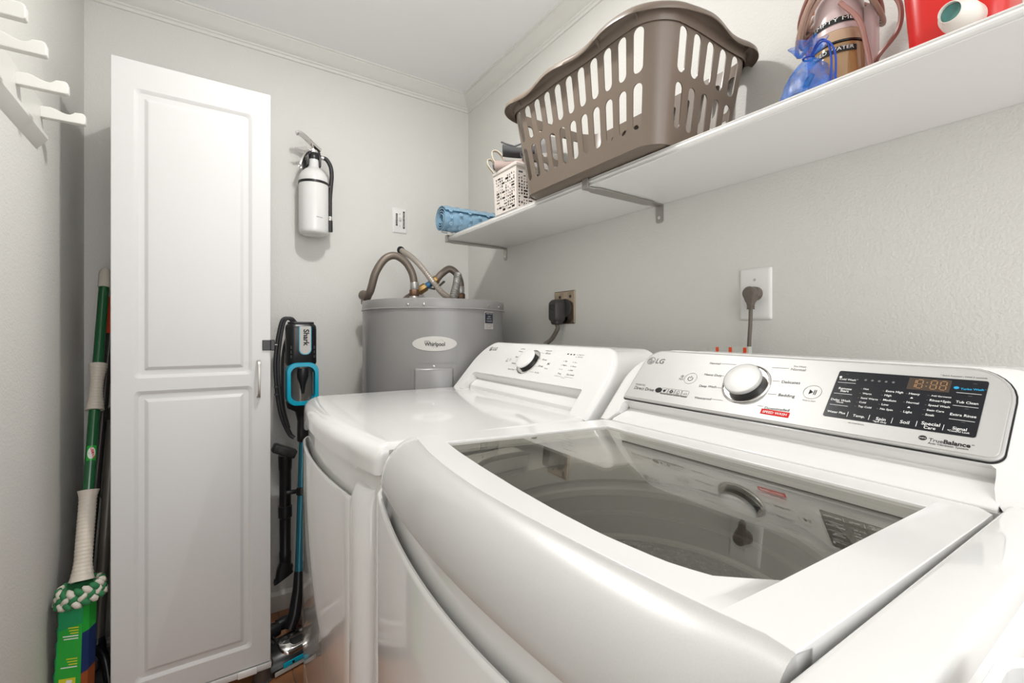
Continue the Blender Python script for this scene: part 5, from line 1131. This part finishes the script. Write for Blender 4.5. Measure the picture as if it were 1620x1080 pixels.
for i, (rr, cz, sad, m_) in enumerate(((0.050, 0.222, 0.020, 'cable'), (0.055, 0.214, 0.028, 'cable'), (0.060, 0.206, 0.034, 'cable'), (0.064, 0.216, 0.040, 'cable_rose'), (0.058, 0.228, 0.036, 'cable'), (0.066, 0.200, 0.042, 'cable'), (0.062, 0.236, 0.030, 'cable_rose'))):
    coil(rr, cz, sad, m_, 0.15 * math.sin(i * 2.1))
bm = B(); tube(bm, spline([SCn + Vector(p) for p in ((-0.02, -0.03, 0.21), (-0.022, -0.070, 0.205), (-0.018, -0.100, 0.165), (-0.012, -0.098, 0.120), (-0.012, -0.070, 0.088), (0.0, -0.060, 0.082))], 7), 0.0042, 8); part('loop', bm, 'cable_rose', tc)
bm = B(); tube(bm, spline([SCn + Vector(p) for p in ((-0.045, -0.020, 0.200), (-0.045, -0.050, 0.150), (-0.042, -0.062, 0.090), (-0.042, -0.068, 0.04), (-0.042, -0.070, 0.004))], 7), 0.0042, 8); part('cord_end', bm, 'cable_rose', tc, label='hanging end of the cord')
# amber bottle on a riser of white cap, top left of steamer, and a detergent jug
ta = thing('amber_bottle', 'amber bottle with a white band, beside the steamer at the frame top', 'bottle', (1.115, 0.475, zq))
ab = Vector((1.115, 0.478, zq))
bm = B(); lathe(bm, [(0.0, 0.0), (0.010, 0.0), (0.012, 0.185), (0.022, 0.215), (0.026, 0.222), (0.030, 0.235), (0.030, 0.270), (0.012, 0.29), (0, 0.295)], ab, (0, 0, 1), 32); part('glass_body', bm, 'amber_bottle', ta)
bm = B(); lathe(bm, [(0.0305, 0.240), (0.0308, 0.241), (0.0308, 0.262), (0.0305, 0.263)], ab, (0, 0, 1), 32); part('paper_band', bm, 'bowl', ta)
t = thing('detergent_jug', 'red plastic detergent jug with off-white spout near the end of the shelf', 'jug', (0.98, 0.24, shtop(0.24)))
zj = shtop(0.26) + 0.001
bm = B(); rings = []
for z, kx, ky, r, dy in ((0, 0.92, 0.90, 0.02, 0), (0.006, 1.0, 0.97, 0.022, 0), (0.05, 1.02, 1.03, 0.024, 0), (0.12, 1.03, 1.10, 0.026, 0.002), (0.17, 1.0, 1.12, 0.028, 0.002), (0.21, 0.8, 0.9, 0.028, 0), (0.235, 0.45, 0.5, 0.02, 0), (0.25, 0.4, 0.42, 0.018, 0)):
    rings.append([Vector((0.985 + a, 0.210 + dy + b, zj + z)) for a, b in rrect(-0.058 * kx, 0.058 * kx, -0.055 * ky, 0.055 * ky, r, 5)])
loft(bm, rings); part('jug_body', bm, 'red', t, sharp=50)
bm = B(); lathe(bm, [(0, 0), (0.03, 0), (0.031, 0.035), (0.028, 0.04), (0, 0.041)], (0.985, 0.210, zj + 0.25), seg=28); part('cap', bm, 'cap', t)
zc = shtop(0.2)
def capshape(c, ax, nm, par):
    bm = B(); lathe(bm, [(0.0, 0.0), (0.019, 0.0), (0.0215, 0.003), (0.0220, 0.03), (0.020, 0.042), (0.015, 0.048), (0.0135, 0.060), (0.0125, 0.0605), (0.0120, 0.052), (0, 0.052)], c, ax, 32); part(nm, bm, 'cap', par, sharp=40, label='off-white spout with a teal opening')
    n = Vector(ax).normalized(); bm = B(); lathe(bm, [(0.0118, 0.0), (0.0116, 0.0012), (0.006, 0.0006), (0, 0.0004)], Vector(c) + n * 0.0530, ax, 24); part('opening', bm, 'cap_teal', par)
capshape((0.932, 0.193, zc + 0.040), (-1, 0.12, -0.10), 'spout', t)

# ------------------------------------------------------------------ mop, poles and broom in the left corner
P0 = Vector((-0.285, 2.085, 0.232)); P1 = Vector((-0.290, 1.745, -0.700))
def onm(q): return P0.lerp(P1, q)
t = thing('wring_mop', 'green handled mop with cream grips, its cloth end in a green package', 'mop', tuple(Vector((-0.31, 1.72, ZF))))
md = (P1 - P0).normalized(); ML = (P1 - P0).length
bm = B(); tube(bm, [onm(0.04), onm(0.98)], 0.0140, 18); sh = part('handle_pole', bm, 'green', t, label='glossy green pole')
bm = B(); lathe(bm, [(0.0, 0), (0.008, 0.001), (0.0135, 0.008), (0.0165, 0.02), (0.0168, 0.068), (0.0155, 0.072), (0, 0.072)], P0 - md * 0.0, md, 20); part('end_cap', bm, 'cream', t)
def grip(q0, q1, ra, rb, rc, nrib):
    a, b = onm(q0), onm(q1); L = (b - a).length; pf = [(0.010, 0)]
    n = nrib * 4
    for i in range(n + 1):
        f = i / n; base = ra + (rb - ra) * (math.sin(PI * f) if rc is None else f) if rc is None else None
        if rc is None: r_ = ra + (rb - ra) * math.sin(PI * f)
        else: r_ = rb + (ra - rb) * max(0, 1 - f / 0.12) ** 2 + (rc - rb) * max(0, (f - 0.75) / 0.25) ** 2
        pf.append((r_ + 0.0009 * (1 - (i % 4) / 2.0) * (1 if 0.05 < f < 0.95 else 0), L * f))
    pf.append((0.010, L)); bm = B(); lathe(bm, pf, a, md, 28); part('grip', bm, 'cream', t, sharp=80)
grip(0.345, 0.495, 0.0235, 0.0165, None, 16)
grip(0.738, 0.985, 0.0255, 0.0200, 0.028, 24)
bm = B(); vdir = (Vector((0, 0, 0)) - onm(0.63)); vdir = (vdir - md * vdir.dot(md)).normalized(); sd = md.cross(vdir)
def MP(r): return lambda a, b: onm(0.63) + (vdir * math.cos(a / r) + sd * math.sin(a / r)) * r + md * b
sheet(bm, [(-0.012, -0.022), (0.012, -0.022), (0.012, 0.022), (-0.012, 0.022)], [], MP(0.0144), (8, 2)); lb = part('brand_sticker', bm, 'pack_green', t)
bm = B(); sheet(bm, [(0.0095 * math.cos(2 * PI * i / 24), 0.0175 * math.sin(2 * PI * i / 24)) for i in range(24)], [], MP(0.0147), (6, 3)); part('sticker_oval', bm, 'white_ink', lb)
bm = B(); text(bm, 'LIBMAN', MP(0.0150), 0.003, -0.0155, -0.0035, 0.0155, bold=0.03); part('lettering', bm, 'red_label', lb, flat=True)
# braided yarn ring
hc = Vector((-0.289, 1.738, -0.712)); RX = 0.037
rnd = random.Random(5); bmw, bmg = B(), B()
NB = 17
for i in range(NB):
    for lay in range(3):
        a = 2 * PI * (i + lay * 0.33) / NB; rr = RX * (1.12 + 0.05 * lay); zz = 0.016 - lay * 0.014
        c = hc + Vector((rr * math.cos(a), rr * math.sin(a), zz + 0.005 * math.cos(a)))
        tn = Vector((-math.sin(a), math.cos(a), 0)); up = Vector((0, 0, 1)) * (1 if (lay % 2) else -1)
        dirn = (tn * 0.7 + up * 0.8 + Vector((math.cos(a), math.sin(a), 0)) * 0.1).normalized()
        tgt = bmg if (i + lay) % 2 else bmw
        tube(tgt, [c - dirn * 0.014, c - dirn * 0.006 + Vector((math.cos(a), math.sin(a), 0)) * 0.004, c + dirn * 0.006 + Vector((math.cos(a), math.sin(a), 0)) * 0.004, c + dirn * 0.014], [0.003, 0.0085, 0.0085, 0.003], 8)
bm = B(); tube(bm, [hc + Vector((RX * 0.97 * math.cos(a), RX * 0.97 * math.sin(a), 0.0)) for a in [2 * PI * i / 24 for i in range(25)]], 0.017, 10, caps=False); mh = part('mop_head', bm, 'yarn_green', t)
o = part('white_yarn', bmw, 'yarn_white', mh, sharp=80); o['kind'] = 'stuff'; o = part('green_yarn', bmg, 'yarn_green', mh, sharp=80); o['kind'] = 'stuff'
# package sleeve below the head
pk0 = Vector((-0.292, 1.735, -0.735)); pk1 = Vector((-0.305, 1.715, -1.13))
fx = Vector((0.95, -0.30, 0)).normalized(); fy = Vector((0.30, 0.95, 0)).normalized()
def PK(a, b, q): return pk0.lerp(pk1, q) + fx * a + fy * b
bm = B(); rings = []
for q, w_ in ((0, 0.030), (0.3, 0.033), (1, 0.038)): rings.append([PK(a, b, q) for a, b in ((-w_, -0.026), (w_ * 0.72, -0.026), (w_ * 0.95, -0.010), (w_ * 0.95, 0.024), (-w_, 0.024))])
loft(bm, rings); pk = part('package_sleeve', bm, 'pack_dgreen', t, flat=True, label='printed green cardboard sleeve')
def fp(a, q, e=0.0006): w_ = 0.030 + 0.008 * q; return PK(-w_ + (w_ * 1.72) * a, -0.026 - e, q)
bm = B(); bm.faces.new([bm.verts.new(fp(a, q)) for a, q in ((0.04, 0.16), (1, 0.12), (1, 1), (0.04, 1))]); part('print_panel', bm, 'pack_green', pk, flat=True)
def fs_(a, q, e=0.0006): w_ = 0.030 + 0.008 * q; p0 = PK(w_ * 0.72, -0.026, q); p1 = PK(w_ * 0.95, -0.010, q); p2 = PK(w_ * 0.95, 0.024, q); n = fx * e - fy * e * 0.5; return (p0.lerp(p1, a * 2) if a < 0.5 else p1.lerp(p2, a * 2 - 1)) + n
for q0, q1, m_ in ((0.00, 0.19, 'pack_green'), (0.19, 0.46, 'pack_navy'), (0.46, 1.0, 'pack_rust')):
    bm = B(); v = [[bm.verts.new(fs_(a, q)) for a in (0, 0.5, 1)] for q in (q0, q1)]; bm.faces.new((v[0][0], v[0][1], v[1][1], v[1][0])); bm.faces.new((v[0][1], v[0][2], v[1][2], v[1][1])); part('print_panel', bm, m_, pk, flat=True)
by, bw, bs = B(), B(), B()
for q0 in (0.14, 0.345, 0.615, 0.815):
    for k in range(5 if q0 < 0.2 else 4):
        q = q0 + k * 0.018; a0 = 0.42 + 0.05 * ((k * 7) % 3) - (0.2 if k > 2 else 0); tgt = by if k < 3 else bw
        tgt.faces.new([tgt.verts.new(fp(a, qq, 0.001)) for a, qq in ((a0, q), (0.86, q + 0.001), (0.86, q + 0.008), (a0, q + 0.007))])
for q0 in (0.475, 0.705, 0.905):
    by.faces.new([by.verts.new(fp(a, qq, 0.001)) for a, qq in ((0.18, q0), (0.82, q0), (0.82, q0 + 0.095), (0.18, q0 + 0.095))])
    bw.faces.new([bw.verts.new(fp(a, qq, 0.0014)) for a, qq in ((0.48, q0 + 0.01), (0.70, q0 + 0.015), (0.66, q0 + 0.06), (0.42, q0 + 0.05))])
    bs.faces.new([bs.verts.new(fp(a, qq, 0.0017)) for a, qq in ((0.20, q0 + 0.05), (0.42, q0 + 0.035), (0.56, q0 + 0.055), (0.45, q0 + 0.08), (0.20, q0 + 0.09))])
part('print_marks', by, 'yellow', pk, flat=True); part('print_marks', bw, 'white_ink', pk, flat=True); part('print_marks', bs, 'skin', pk, flat=True)
bm = B()
for k in range(9):
    q = 0.02 + k * 0.1
    for j in range(2): tube(bm, [PK(-0.034 - 0.005 * q, 0.02 - 0.02 * j, q), PK(-0.038 - 0.004 * q, 0.012 - 0.02 * j, q + 0.05), PK(-0.035 - 0.005 * q, 0.006 - 0.02 * j, q + 0.1)], [0.003, 0.007, 0.003], 8)
o = part('mop_strands', bm, 'yarn_green', t, sharp=80); o['kind'] = 'stuff'

t = thing('broom_pole', 'dark grey pole with an orange tip leaning behind the mop', 'broom', (-0.33, 1.90, ZF))
a_, b_ = Vector((-0.266, 2.125, 0.165)), Vector((-0.330, 1.90, -1.12)); bd_ = (b_ - a_).normalized()
bm = B(); tube(bm, [a_ + bd_ * 0.12, b_], 0.0125, 16); part('pole', bm, 'dark_pole', t)
bm = B(); lathe(bm, [(0, 0), (0.006, 0.001), (0.008, 0.008), (0.009, 0.02), (0.0165, 0.036), (0.0172, 0.045), (0.0172, 0.155), (0.0155, 0.158), (0, 0.158)], a_, bd_, 24); part('tip', bm, 'orange', t, label='orange plastic tip')
bm = B(); box(bm, -0.350, -0.312, 1.86, 1.93, ZF, ZF + 0.05, 0.006); part('broom_head', bm, 'black', t)
t = thing('dustpan', 'black upright dustpan with a grey pole left of the cabinet', 'dustpan', (-0.285, 1.95, ZF))
a_, b_ = Vector((-0.256, 2.03, -0.28)), Vector((-0.287, 1.95, -0.985))
bm = B(); tube(bm, [a_, b_], 0.0165, 18); part('pole', bm, 'grey_pole', t)
bm = B(); bd_ = (b_ - a_).normalized(); lathe(bm, [(0.017, -0.03), (0.022, -0.01), (0.026, 0.03), (0.024, 0.06), (0, 0.065)], b_, bd_, 18); part('socket', bm, 'black', t)
bm = B(); tube(bm, spline([(-0.285, 1.93, -0.98), (-0.262, 1.90, -1.00), (-0.250, 1.88, -1.05), (-0.245, 1.87, -1.10), (-0.25, 1.87, -1.15)], 6), 0.013, 12); tube(bm, spline([(-0.292, 1.93, -1.0), (-0.318, 1.90, -1.03), (-0.318, 1.88, -1.10), (-0.31, 1.88, -1.15)], 6), 0.008, 10); part('bail_handle', bm, 'black', t)
bm = B(); prism(bm, [(1.94, ZF), (2.06, ZF), (2.06, ZF + 0.11), (2.02, ZF + 0.12)], lambda a, b: Vector((-0.300, a, b)), lambda a, b: Vector((-0.235, a, b))); part('pan', bm, 'black', t)
t = thing('plastic_paddle', 'dark translucent curved plastic blade standing behind the cabinet edge', 'plastic blade', (-0.22, 2.14, ZF))
bm = B(); pl_ = [(-0.228 + 0.100 * math.cos(2 * PI * i / 40), -0.43 + 0.215 * math.sin(2 * PI * i / 40)) for i in range(40)]
prism(bm, pl_, lambda a, b: Vector((a, 2.142, b)), lambda a, b: Vector((a, 2.147, b))); part('blade', bm, 'smoke', t, sharp=30)
bm = B(); tube(bm, [(-0.228, 2.145, -0.16), (-0.228, 2.150, -0.64), (-0.228, 2.150, ZF)], 0.010, 12); part('shaft', bm, 'dark_pole', t)

# ------------------------------------------------------------------ stick vacuum
t = thing('stick_vacuum', 'black and teal stick vacuum standing against the far wall beside the cabinet', 'vacuum', (0.30, 1.95, ZF))
VC = Vector((0.320, 2.02, 0)); 
bm = B(); rings = []
for z, kx, ky in ((-0.115, 0.92, 0.9), (-0.105, 1.0, 1.0), (0.030, 1.0, 1.0), (0.043, 0.97, 0.95), (0.050, 0.86, 0.84)):
    rings.append([Vector((VC.x + a, VC.y + b, z)) for a, b in rrect(-0.055 * kx, 0.055 * kx, -0.050 * ky, 0.050 * ky, 0.030 * kx, 6)])
loft(bm, rings); mb = part('motor_body', bm, 'black', t, sharp=45)
bm = B(); rings = []
for z, k in ((0.048, 0.80), (0.054, 0.84), (0.058, 0.80), (0.058, 0.5)):
    rings.append([Vector((VC.x + a, VC.y + b, z)) for a, b in rrect(-0.055 * k, 0.055 * k, -0.050 * k, 0.050 * k, 0.025 * k, 6)])
loft(bm, rings); part('top_cap', bm, 'rubber', t)
yf = VC.y - 0.0505
FV = lambda a, b, h=0.0: Vector((VC.x + 0.008 + a, yf - h, b))
bm = B(); prism(bm, rrect(-0.0225, 0.0225, -0.072, 0.040, [0.020, 0.004, 0.004, 0.020], 6), lambda a, b: FV(a, b, 0.0005), lambda a, b: FV(a, b, 0.003)); part('badge_border', bm, 'cyan', t)
bm = B(); prism(bm, rrect(-0.0195, 0.0195, -0.069, 0.0405, [0.018, 0.003, 0.003, 0.018], 6), lambda a, b: FV(a, b, 0.0025), lambda a, b: FV(a, b, 0.0040)); bg_ = part('badge', bm, 'pale_label', t, label='silver badge plate')
bm = B(); text(bm, 'Shark', lambda a, b: FV(a, b, 0.0043), -0.006, 0.028, -0.006, -0.038, bold=0.03, hs=1.0); part('lettering', bm, 'ink', bg_, flat=True)
for k in range(5):
    for sx in (-1, 1):
        bm = B(); box(bm, VC.x + sx * 0.042 - 0.002, VC.x + sx * 0.042 + 0.002, yf - 0.001 + 0.003, yf + 0.006, -0.085 + k * 0.018, -0.073 + k * 0.018)
        if k < 3: part('vent', bm, 'rubber', t)
        else: bm.free()
# dust cup with cyan ring frame
bm = B(); tube(bm, [(VC.x, VC.y - 0.002, -0.262), (VC.x, VC.y - 0.002, -0.112)], 0.046, 32); dc = part('dust_cup', bm, 'smoke', t, sharp=40, label='smoky clear dust cup')
bm = B(); lathe(bm, [(0.020, 0), (0.022, -0.03), (0.012, -0.06), (0.006, -0.10), (0, -0.10)], (VC.x, VC.y - 0.045, -0.125), seg=20); part('cyclone', bm, 'black', dc)
bm = B(); o1 = rrect(-0.058, 0.058, -0.272, -0.103, 0.036, 8); i1 = rrect(-0.043, 0.043, -0.255, -0.120, 0.028, 8)
loft(bm, [[Vector((VC.x + a, yf - h, b)) for a, b in pl] for pl, h in ((o1, -0.045), (o1, 0.002), ([(a * 0.97, -0.1875 + (b + 0.1875) * 0.975) for a, b in o1], 0.006), ([(a * 1.03, -0.1875 + (b + 0.1875) * 1.02) for a, b in i1], 0.006), (i1, 0.001), (i1, -0.03))], True, (False, False)); part('cup_frame', bm, 'cyan', t, label='glossy cyan frame')
bm = B(); rings = []
for z, kx, dx in ((-0.262, 1.0, 0), (-0.285, 0.92, 0.0), (-0.300, 0.55, 0.008), (-0.340, 0.46, 0.012), (-0.400, 0.44, 0.010), (-0.420, 0.40, 0.008), (-0.424, 0.30, 0.008)):
    rings.append([Vector((VC.x + dx + a, VC.y + b, z)) for a, b in rrect(-0.052 * kx, 0.052 * kx, -0.050 * kx, 0.050 * kx, 0.03 * kx, 6)])
loft(bm, rings); part('neck', bm, 'black', t, sharp=50)
bm = B(); prism(bm, rrect(-0.011, 0.011, -0.375, -0.318, 0.0105, 6), lambda a, b: Vector((VC.x + 0.018 + a, VC.y - 0.022, b)), lambda a, b: Vector((VC.x + 0.018 + a, VC.y - 0.034, b))); part('release_button', bm, 'grey_plastic', t, label='light grey release button', mods=[('bevel', 0.002, 2)])
wa, wb = Vector((0.329, 2.02, -0.415)), Vector((0.292, 1.905, -1.02))
bm = B(); tube(bm, [wa, wb], 0.0150, 18); part('wand', bm, 'teal', t, label='teal metal wand')
wq = lambda q: wa.lerp(wb, q); wd_ = (wb - wa).normalized()
bm = B(); lathe(bm, [(0.0155, 0), (0.0195, 0.003), (0.0195, 0.028), (0.0155, 0.031)], wq(0.30), wd_, 18); obox(bm, wq(0.325) + Vector((-0.03, 0.008, 0)), (1, 0, 0), (0, 1, 0), (0, 0, 1), 0.05, 0.012, 0.016, 0.003); part('tool_clip', bm, 'black', t)
bm = B(); tube(bm, [wq(0.80), wq(0.9), wq(1.0) + Vector((-0.012, -0.01, -0.02)), Vector((0.262, 1.885, -1.085))], [0.017, 0.021, 0.023, 0.020], 14); part('lower_neck', bm, 'black', t)
for k, (r, dx) in enumerate(((0.0065, 0.0), (0.0065, -0.010), (0.0055, 0.008))):
    pts = spline([(0.310 + dx, 2.05, 0.052), (0.290 + dx, 2.045, 0.072), (0.268 + dx, 2.045, 0.068), (0.256 + dx, 2.045, 0.030), (0.246 + dx * 1.1, 2.045, -0.04), (0.240 + dx, 2.045, -0.12), (0.246 + dx, 2.045, -0.22), (0.262 + dx, 2.045, -0.32), (0.285 + dx * 0.6, 2.045, -0.39), (0.300 + dx * 0.3, 2.04, -0.41)], 6)
    if k == 2: pts = spline([(0.275, 2.06, -0.0), (0.262, 2.06, -0.06), (0.258, 2.06, -0.16), (0.262, 2.06, -0.28), (0.282, 2.055, -0.37)], 6)
    bm = B(); tube(bm, pts, r, 10); part('power_cord', bm, 'rubber', t)
bm = B(); box(bm, 0.226, 0.240, 2.03, 2.05, -0.205, -0.196, 0.002); box(bm, 0.228, 0.242, 2.03, 2.05, -0.235, -0.227, 0.002); part('cord_hook', bm, 'rubber', t)
# brush attachment held on the clip
t2 = thing('crevice_tool', 'black brush tool clipped to the vacuum wand', 'vacuum tool', (0.268, 2.04, -0.7))
bm = B(); lathe(bm, [(0.026, 0), (0.024, -0.055), (0.022, -0.060), (0.0215, -0.20), (0.025, -0.203), (0.025, -0.245), (0.021, -0.250), (0.020, -0.38), (0.022, -0.385), (0.022, -0.42), (0.020, -0.425), (0, -0.425)], (0.266, 2.04, -0.475), seg=24); part('tube', bm, 'black', t2, sharp=30)
bm = B(); obox(bm, (0.260, 2.02, -0.452), (1, 0, -0.45), (0, 1, 0), (0.45, 0, 1), 0.088, 0.05, 0.034, 0.006); obox(bm, (0.252, 1.992, -0.448), (1, 0, -0.45), (0, 1, 0), (0.45, 0, 1), 0.045, 0.006, 0.026, 0.003); part('socket_head', bm, 'rubber', t2)
bm = B(); loft(bm, [[Vector((0.266 + a, 2.04 + b, -0.895)) for a, b in rrect(-0.020, 0.020, -0.02, 0.02, 0.012, 4)], [Vector((0.262 + a, 2.04 + b, -0.925)) for a, b in rrect(-0.026, 0.024, -0.02, 0.02, 0.012, 4)], [Vector((0.242, 2.025, -0.965)), Vector((0.236, 2.025, -0.963)), Vector((0.236, 2.055, -0.963)), Vector((0.242, 2.055, -0.965))] and [Vector((0.262 + a * 1.35, 2.04 + b * 0.8, -0.962 + a * 0.75)) for a, b in rrect(-0.026, 0.024, -0.02, 0.02, 0.012, 4)]]); part('brush_base', bm, 'black', t2)
bm = B()
for i in range(16):
    for j in range(4):
        x = 0.229 + i * 0.0042; z = -0.975 + i * 0.0042 * 0.75 + 0.005; y = 2.027 + j * 0.008
        tube(bm, [(x, y, z + 0.006), (x - 0.003 + 0.0, y, z - 0.010)], 0.0016, 5)
o = part('bristles', bm, 'rubber', t2); o['kind'] = 'stuff'
# floor head
t3 = thing('vacuum_floor_head', 'black vacuum floor head with silver arc handle trim and teal strip', 'vacuum head', (0.30, 1.84, ZF))
FHX = Vector((0.955, 0.295, 0)).normalized(); FHY = Vector((-0.295, 0.955, 0)).normalized(); FC = Vector((0.288, 1.852, ZF))
def FH(a, b, h): return FC + FHX * a + FHY * b + Vector((0, 0, h))
bm = B(); rings = []
for a in (-0.135, -0.128, 0.0, 0.128, 0.135):
    k = 0.9 if abs(a) > 0.13 else 1
    rings.append([FH(a, -0.070 * k, 0.006), FH(a, -0.074 * k, 0.025), FH(a, -0.060 * k, 0.048), FH(a, -0.02, 0.066 * k), FH(a, 0.035, 0.066 * k), FH(a, 0.060 * k, 0.045), FH(a, 0.062 * k, 0.006)])
loft(bm, rings); part('housing', bm, 'black', t3, sharp=40)
bm = B(); pts = []
o_ = rrect(-0.085, 0.115, -0.062, 0.008, 0.030, 7); i_ = rrect(-0.045, 0.085, -0.046, -0.010, 0.016, 7)
hgt = lambda b: 0.068 + min(0, (b + 0.02) * 0.45)
loft(bm, [[FH(a, b, hgt(b) + h) for a, b in pl] for pl, h in ((o_, -0.012), (o_, 0.004), ([(a * 0.97 + 0.0004, b * 0.95 - 0.001) for a, b in o_], 0.008), ([(0.02 + (a - 0.02) * 1.06, -0.028 + (b + 0.028) * 1.1) for a, b in i_], 0.008), (i_, 0.003), (i_, -0.012))], True, (False, False)); part('silver_trim', bm, 'chrome', t3, sharp=50, label='silver rounded trim loop')
bm = B(); obox(bm, FH(0.02, -0.078, 0.030), FHX, FHY, (0, 0, 1), 0.225, 0.006, 0.016, 0.002); part('teal_strip', bm, 'cyan', t3)
bm = B()
for a in (-0.06, -0.02, 0.03): obox(bm, FH(a, -0.0825, 0.031), FHX, FHY, (0, 0, 1), 0.008, 0.004, 0.007, 0.001)
part('strip_tab', bm, 'black', t3)
bm = B(); obox(bm, FH(0.0, -0.077, 0.014), FHX, FHY, (0, 0, 1), 0.24, 0.004, 0.014, 0.001); part('front_skirt', bm, 'pale_label', t3)
bm = B(); lathe(bm, [(0, -0.03), (0.024, -0.028), (0.028, 0), (0.024, 0.028), (0, 0.03)], FH(-0.07, 0.075, 0.075), FHX, 20); lathe(bm, [(0, -0.03), (0.02, -0.028), (0.024, 0), (0.02, 0.028), (0, 0.03)], FH(-0.015, 0.085, 0.080), FHX, 20); part('wheel', bm, 'black', t3)
bm = B()
for k in range(4): obox(bm, FH(-0.115 + k * 0.014, 0.03, 0.066), FHX, FHY, (0, 0, 1), 0.008, 0.04, 0.010, 0.002)
part('rib', bm, 'rubber', t3)
# pale bag beside the dryer
bm = B(); rings = []
rnd = random.Random(9)
for i, (z, r) in enumerate(((0.0, 0.050), (0.02, 0.066), (0.07, 0.075), (0.12, 0.066), (0.155, 0.045), (0.175, 0.018))):
    rings.append([Vector((0.375 + r * 1.15 * math.cos(a) * (1 + 0.05 * math.sin(5 * a + i)), 2.02 + r * math.sin(a), ZF + 0.001 + z)) for a in [2 * PI * k / 28 for k in range(28)]])
loft(bm, rings); o = part('cloth_bag', bm, 'baghaze', None, sharp=80, shift=(0.375, 2.02, ZF)); tag(o, 'pale pinkish bag on the floor between the vacuum and the dryer', 'bag')
# white hamper edge and dark gap beside the washer, near the camera
t = thing('white_bin', 'white bin standing right of the washer in the lower right corner', 'bin', (0.23, -0.06, ZF))
bm = B(); loft(bm, [[Vector((0.265 + a * k, -0.0535 + b * k, z)) for a, b in rrect(-0.115, 0.115, -0.115, 0.115, 0.02, 5)] for z, k in ((ZF, 0.86), (-0.200, 1.0), (-0.196, 1.03), (-0.182, 1.035), (-0.178, 1.02), (-0.180, 0.98), (-0.22, 0.97), (ZF + 0.02, 0.82))], True, (True, True)); part('bin_shell', bm, 'white_plastic', t, sharp=40)
